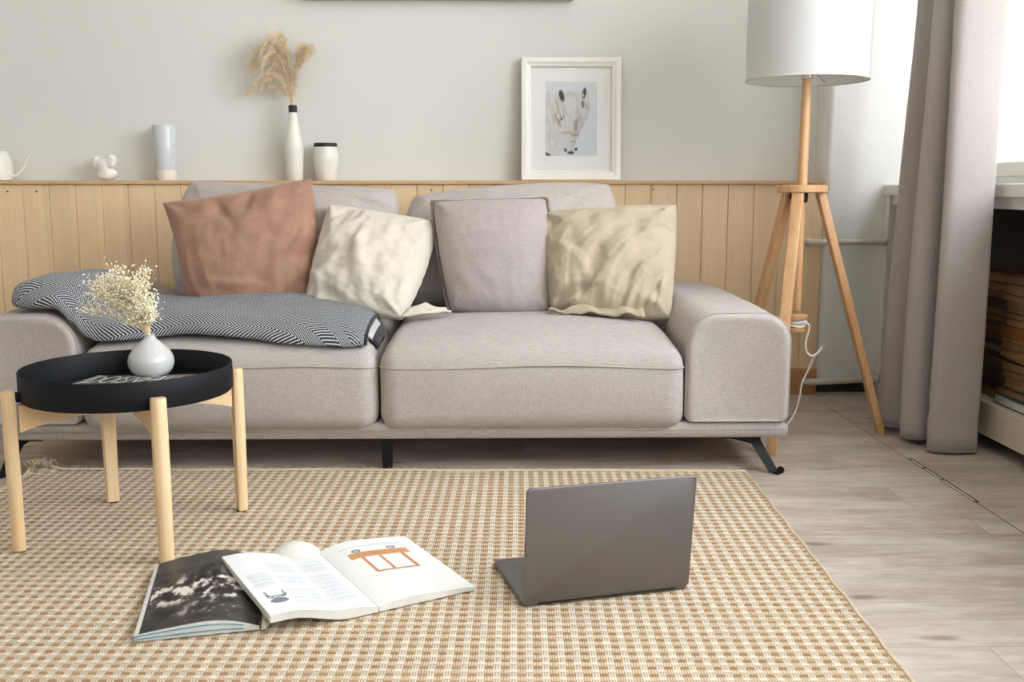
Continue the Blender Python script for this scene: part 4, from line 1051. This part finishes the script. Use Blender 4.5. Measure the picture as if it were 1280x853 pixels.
bpy.data.objects.remove(mo); bpy.data.metaballs.remove(mbq)
zb_ = min(p[2] for p in Vb); hb_ = max(p[2] for p in Vb)-zb_
Vb = [(x, y, LZ+(z-zb_)*(.100/hb_)) for x, y, z in Vb]
Vb = [(x, y, min(z, LZ+.096+(x-bx)*.12)) for x, y, z in Vb]
BP = thing('bust_planter', (bx, by, LZ), 'small white plaster bust planter on the ledge left of the tall cylinder', 'planter')
obj('bust', (Vb, Fb), M['plaster'], BP)
# cylinder vase, two glazes
cx_ = -1.288
CV = thing('cylinder_vase', (cx_, LYc, LZ), 'tall straight cylinder vase, pale blue above and cream at the foot', 'vase')
cvb = obj('body', lathe([(.034, 0), (.037, .002), (.0375, .038), (.0378, .040)], (cx_, LYc, LZ), 48), M['ceramic'], CV, True, 60, label='cream unglazed foot')
obj('glaze', lathe([(.0378, .040), (.0385, .042), (.0445, .2095), (.0435, .212), (.0410, .211), (.0375, .06), (.0005, .05)], (cx_, LYc, LZ), 48, False), M['ceramic_blue'], CV, True, 60, label='pale blue glazed upper wall')
# bottle vase and pampas
bxv = -.785
BV = thing('bottle_vase', (bxv, LYc, LZ), 'tall cream bottle vase with a narrow black neck', 'vase')
obj('body', lathe([(.028, 0), (.0305, .002), (.033, .04), (.0375, .112), (.0380, .118), (.0365, .128), (.028, .18), (.020, .225), (.0165, .252), (.0155, .262)], (bxv, LYc, LZ), 48, True, True), M['ceramic'], BV, True, 50)
obj('neck', lathe([(.0158, .262), (.0168, .264), (.0168, .288), (.0150, .290), (.0135, .288), (.013, .262)], (bxv, LYc, LZ), 32, False), M['neck'], BV, True, 50)
PG = thing('pampas_grass', (bxv, LYc, LZ+.26), 'dry pampas grass plumes arching out of the tall bottle vase', 'dried grass')
rr_ = random.Random(5); B0 = Vector((bxv, LYc, LZ+.20))
plumes = [(-.135, .165), (-.125, .225), (-.085, .255), (-.11, .115), (-.05, .265), (-.145, .08), (-.06, .20), (.035, .225), (.075, .225), (.055, .20), (-.02, .25), (-.09, .19), (-.10, .24), (-.07, .15), (-.13, .20), (.05, .215), (-.035, .22)]
pl2 = []
for (dx, dz) in plumes: pl2 += [(dx, dz), (dx*rr_.uniform(.8, 1.12)+rr_.uniform(-.012, .012), dz*rr_.uniform(.85, 1.03))]
for k, (dx, dz) in enumerate(pl2):
    mth = B0+Vector((rr_.uniform(-.006, .006), rr_.uniform(-.005, .005), .09)); dy = rr_.uniform(-.05, .02)
    if dx < -.04: P4 = [B0, mth, mth+Vector((dx*.18-.005, dy*.3, dz*.62)), mth+Vector((dx*.55, dy*.7, dz*1.02)), mth+Vector((dx, dy, dz*.90)), mth+Vector((dx*1.15, dy, dz*.70))]
    else: P4 = [B0, mth, mth+Vector((dx*.2, dy*.3, dz*.5)), mth+Vector((dx*.6, dy*.7, dz*.85)), mth+Vector((dx, dy, dz*1.0)), mth+Vector((dx*1.15, dy, dz*.97))]
    pts = catmull([tuple(p) for p in P4], 8); pm = MB(); pm.add(tube(pts, [.0016-.0012*i/(len(pts)-1) for i in range(len(pts))], 4))
    for q in range(110):
        t_ = rr_.uniform(.32, 1); i = int(t_*(len(pts)-2)); b0 = pts[i]; d = (pts[i+1]-pts[i]).normalized()
        L = rr_.uniform(.018, .055)*(1.1-.5*t_); s1 = Vector((rr_.gauss(-.15 if dx < 0 else .1, .45), rr_.gauss(0, .35), rr_.gauss(-.05, .4)))
        e1_ = b0+(d+s1*.7).normalized()*L*.5; e2_ = e1_+(d*.8+s1+Vector((0, 0, -.45))).normalized()*L*.6
        pm.add(tube([tuple(b0), tuple(e1_), tuple(e2_)], [.0004, .0006, .0003], 3, False))
    obj('plume', pm, M['grass'], PG, False)
# jar
jx = -.662
JR = thing('lidded_jar', (jx, LYc, LZ), 'short cream jar with a flat black lid beside the bottle vase', 'jar')
obj('body', lathe([(.036, 0), (.0385, .002), (.043, .050), (.0475, .082), (.0480, .090), (.0470, .098), (.0445, .118), (.0435, .130)], (jx, LYc, LZ), 48, True, True), M['ceramic'], JR, True, 50)
obj('lid', lathe([(.043, .130), (.0455, .131), (.0455, .143), (.044, .145)], (jx, LYc, LZ), 48, False, True), M['lid'], JR, True, 40)

# framed picture, leaning
fcx, fz_h, fw_ = .302, .478, .392
PF = thing('picture_frame', (fcx, .05, LZ), 'white framed print of a white horse head leaning on the ledge', 'picture')
tl = rad(5.0); fy0 = .045
def ff_(x, y, z):   # x across, y out of the picture (towards the room negative), z up
    return (fcx+x, fy0+y*math.cos(tl)+z*math.sin(tl), LZ+.0015+z*math.cos(tl)-y*math.sin(tl)*0+.0)
def framebars(w, h, prof):
    """mitred frame; prof = list of (inset, depth)"""
    secs = []
    for cxn, czn in ((-1, 0), (1, 0), (1, 1), (-1, 1)):
        secs.append([((cxn*(w/2-i)), d, (i if czn == 0 else h-i)) for i, d in prof])
    n = len(prof); v = [p for s_ in secs for p in s_]; f = []
    for s_ in range(4):
        s2 = (s_+1) % 4
        for k in range(n): k2 = (k+1) % n; f.append((s_*n+k, s2*n+k, s2*n+k2, s_*n+k2))
    return v, f
obj('frame', xf(framebars(fw_, fz_h, [(0, .012), (0, -.016), (.003, -.020), (.018, -.020), (.026, -.014), (.034, -.012), (.038, -.004), (.038, .006)]), ff_), M['frame'], PF, False)
obj('backing', xf(box(-fw_/2+.004, fw_/2-.004, .006, .012, .004, fz_h-.004), ff_), M['pine_base'], PF, False)
mt_ = MB(); ix, iz = .1015, .0
pw, ph, pz0 = .204, .292, .100
mt_.add(xf(framebars(fw_-.07, fz_h-.07, [(0, .004), (0, .0015), ((fw_-.07-pw)/2, .0015), ((fw_-.07-pw)/2+.0015, .004)]), lambda x, y, z: ff_(x, y, z+.035)))
hpz = .035+(fw_-.07-pw)/2; ph = fz_h-.07-(fw_-.07-pw)
obj('mat_board', mt_, M['mat'], PF, False)
def horse(a, b):
    # a 0..1 left-right, b 0..1 bottom-top (photo of a pale horse head on pale sky)
    n_ = nz3(a*4+b, b*3, 1); st1 = nz3(a*26+b*5, b*6, 3); st2 = nz3(a*60+b*10, b*9, 5)
    bg = mixc((220, 226, 231), (230, 235, 238), b)
    # head axis from forehead (.60,.80) to muzzle (.50,.06)
    cxh = .46+.17*sm_(b, .05, .85); hw = .09+.17*sm_(b, .08, .62)-.05*sm_(b, .75, .95)
    inhead = sm_(hw-abs(a-cxh), -.015, .02)*sm_(b, .03, .09)*sm_(.90-b, 0, .06)
    body = sm_((.30+.20*b if b < .6 else .42)-a, -.03, .10)*sm_(.93-b, 0, .15)
    mane = (222+22*st1+14*st2, 219+22*st1+14*st2, 215+22*st1+14*st2)
    c = mixc(bg, mane, max(body*.9, 0))
    hd = (222+26*st1*sm_(b, .3, .6)+14*st2-22*sm_(a-cxh, .02, hw)*sm_(.75-b, 0, .3), )
    hd = (hd[0], hd[0]-2, hd[0]-4)
    c = mixc(c, hd, inhead)
    def el(x, y, rx, ry, ang=0):
        dx, dy = a-x, (b-y)*1.43; ca, sa = math.cos(ang), math.sin(ang); u, v = dx*ca+dy*sa, -dx*sa+dy*ca
        return sm_(1-math.hypot(u/rx, v/ry), 0, .45)
    tan = (196, 178, 160); dk = (62, 56, 54)
    c = mixc(c, tan, .75*el(.25, .66, .04, .16, .1)*(.6+.6*abs(st1))); c = mixc(c, tan, .6*el(.20, .52, .035, .14, -.1)); c = mixc(c, (150, 130, 112), .8*el(.28, .45, .03, .13, .35)*(.4+abs(st1)*1.4))
    c = mixc(c, dk, .95*el(.325, .81, .060, .135, .22)*(1 if b < .9 else .6)); c = mixc(c, dk, .95*el(.755, .845, .045, .13, -.15)); c = mixc(c, (150, 140, 132), .55*sm_(st1, .1, .45)*el(.52, .72, .2, .26)); c = mixc(c, (176, 168, 162), .5*sm_(-st1, .1, .4)*el(.28, .58, .16, .34)); c = mixc(c, (236, 236, 236), .9*el(.735, .82, .02, .04)); c = mixc(c, (92, 80, 72), .85*el(.725, .70, .03, .09, .1))
    c = mixc(c, tan, .6*el(.78, .68, .04, .12, .5)); c = mixc(c, (236, 233, 229), .8*el(.50, .70, .13, .24))
    c = mixc(c, (70, 66, 68), .9*el(.325, .50, .025, .035)); c = mixc(c, (150, 146, 148), .8*el(.355, .53, .04, .02)); c = mixc(c, (128, 124, 126), .55*el(.60, .42, .05, .17, -.1)); c = mixc(c, (150, 146, 146), .5*el(.66, .50, .025, .08))
    band = math.exp(-((b-(.315-.12*(a-.5)**2*4+.02*math.sin(a*6)))/.018)**2)*sm_(a, .25, .4)*sm_(.68-a, 0, .05)
    c = mixc(c, (196, 170, 148), .8*band); c = mixc(c, (120, 104, 98), .5*math.exp(-((b-.285)/.012)**2)*sm_(a, .45, .55)*sm_(.66-a, 0, .05))
    c = mixc(c, (168, 164, 166), .6*el(.54, .20, .08, .03)); c = mixc(c, dk, .95*el(.40, .09, .03, .045, .5)); c = mixc(c, dk, .95*el(.60, .10, .035, .04)); c = mixc(c, (66, 58, 58), .95*el(.50, .055, .085, .035)); c = mixc(c, (200, 150, 140), .5*el(.52, .022, .04, .015))
    c = mixc(c, (84, 80, 80), .9*el(.05, .035, .09, .04, -.3))
    return tuple(max(20, min(245, q)) for q in c)
s_, c_ = sheet(lambda a, b: ff_((a-.5)*(pw+.004), .0038, hpz-.002+b*(ph+.004)), horse, 110, 160)
obj('horse_print', s_, M['paint_matte'], PF, True, col=c_, label='print of a pale horse head with dark nostrils')
obj('glazing', xf(box(-fw_/2+.036, fw_/2-.036, -.0022, -.0012, .036, fz_h-.036), ff_), M['picture_glass'], PF, False)

# ------------------------------------------------------------------ books under the sill
bcols = [tuple(int(q*.8) for q in c) for c in [(112, 66, 40), (158, 98, 52), (70, 52, 42), (176, 126, 70), (132, 82, 46), (92, 84, 70), (168, 104, 50), (60, 60, 58), (150, 112, 74), (120, 60, 38), (184, 146, 96), (84, 58, 42)]]  # cover colours darkened to carry the shade under the sill
bmats = [bookmat(i, c) for i, c in enumerate(bcols)]; blue = bookmat(20, (44, 84, 104)); dkgreen = bookmat(21, (62, 66, 52))
rr_ = random.Random(21)
def add_book(y0, y1, xf_, z, th, cover, pages, spine_out, label, group, skew=0):
    depth = .18+rr_.uniform(-.015, .01); c0 = ((xf_+depth/2), (y0+y1)/2)
    bk = thing('book', (c0[0], c0[1], z), label, 'book', group)
    x0, x1 = xf_, xf_+depth
    def R_(vf): return rot(vf, skew, c0)
    cv_ = MB(); ct_ = .0022
    cv_.add(R_(box(x0-.002, x1, y0, y1, z+.0003, z+ct_, .0005, 1))); cv_.add(R_(box(x0-.002, x1, y0, y1, z+th-ct_, z+th-.0003, .0005, 1)))
    if spine_out: cv_.add(R_(box(x0-.0035, x0, y0, y1, z+.0003, z+th-.0003, .0012, 1)))
    else: cv_.add(R_(box(x1-.002, x1+.001, y0, y1, z+.0003, z+th-.0003, .0008, 1)))
    obj('cover', cv_, cover, bk, False)
    obj('page_block', R_(box(x0+.003 if not spine_out else x0+.001, x1-.004, y0+.003, y1-.003, z+ct_, z+th-ct_)), pages, bk, False)
def stack(y0, y1, xf_, tops, who, grp, front):
    z = .1475; n = 0; names = ['lowest', 'second', 'third', 'fourth', 'fifth', 'sixth', 'seventh', 'eighth', 'ninth', 'tenth', 'eleventh', 'twelfth', 'thirteenth', 'fourteenth', 'fifteenth', 'sixteenth', 'seventeenth', 'eighteenth', 'nineteenth', 'twentieth']
    while z < tops and n < 19:
        th = (.030 if n == 0 else rr_.choice((.016, .020, .024, .028, .034)))
        if n == 0 and front: cv_, pg_, so, cn = blue, M['white_pages'], False, 'blue book with pale pages'
        else:
            ci = rr_.randrange(len(bmats)); cv_ = bmats[ci]; so = rr_.random() < (.45 if front else .8); pg_ = M['old_pages']
            cn = ('old book, spine outward' if so else 'old book, yellowed page edges outward')
        lab = '%s, %s from bottom of the %s' % (cn, names[n], who) if n else '%s, %s in the %s' % (cn, names[n], who)
        dy = rr_.uniform(-.012, .012) if n else -.02*front; dx_ = rr_.uniform(0, .018) if n else -.006
        add_book(y0+dy*0, y1+dy+(.02 if (n == 0 and front) else 0), xf_+dx_, z, th, cv_, pg_, so, lab, grp, rr_.uniform(-.03, .03))
        z += th+.0002; n += 1
stack(-1.16, -.862, 1.592, .545, 'nearer stack under the sill', 'books in the nearer stack under the sill', 1)
stack(-.845, -.60, 1.625, .53, 'farther stack by the curtain', 'books in the farther stack under the sill', 0)

for o_ in COL.objects:
    if o_.parent is None and o_.name.split('.')[0] in ('tray_table', 'magazine', 'bud_vase', 'dried_flowers'): o_.location.z += .006

# ------------------------------------------------------------------ light
wd = bpy.data.worlds.new('overcast'); SC.world = wd; wd.use_nodes = True
nt = wd.node_tree; bg = nt.nodes['Background']
tc = nt.nodes.new('ShaderNodeTexCoord'); sx = nt.nodes.new('ShaderNodeSeparateXYZ'); nt.links.new(tc.outputs['Generated'], sx.inputs[0])
mr = nt.nodes.new('ShaderNodeMapRange'); nt.links.new(sx.outputs[2], mr.inputs[0]); mr.inputs[1].default_value = -.3; mr.inputs[2].default_value = .5
cr = nt.nodes.new('ShaderNodeMix'); cr.data_type = 'RGBA'; nt.links.new(mr.outputs[0], cr.inputs[0]); cr.inputs[6].default_value = (.55, .54, .52, 1); cr.inputs[7].default_value = (.90, .955, 1.03, 1)
nt.links.new(cr.outputs[2], bg.inputs[0]); bg.inputs[1].default_value = 12.6
def portal(loc, rot_, sx_, sy_, energy=None, color=(1, 1, 1), name='daylight'):
    ld = bpy.data.lights.new(name, 'AREA'); ld.shape = 'RECTANGLE'; ld.size = sx_; ld.size_y = sy_
    if energy is None: ld.cycles.is_portal = True
    else: ld.energy = energy; ld.color = color
    o = bpy.data.objects.new(name, ld); COL.objects.link(o); o.location = loc; o.rotation_euler = rot_
    return o
for (a, b) in wins: portal((XR+.16, (a+b)/2, (wz0+wz1)/2), (0, PI/2, 0), wz1-wz0, b-a)

# ------------------------------------------------------------------ camera
cam = bpy.data.cameras.new('camera'); co = bpy.data.objects.new('camera', cam); COL.objects.link(co)
co.location = (0, -3.94, .82); co.rotation_euler = (PI/2-math.atan(191/1244), 0, -rad(1.0))
cam.sensor_width = 36; cam.lens = 1244*36/1280; cam.clip_start = .05
cam.dof.use_dof = True; cam.dof.focus_distance = 2.35; cam.dof.aperture_fstop = 8.0
SC.camera = co
vs = SC.view_settings; vs.view_transform = 'Standard'; vs.look = 'None'; vs.exposure = 0.09; vs.gamma = 1; vs.use_curve_mapping = False
SC.cycles.max_bounces = 10; SC.cycles.diffuse_bounces = 6
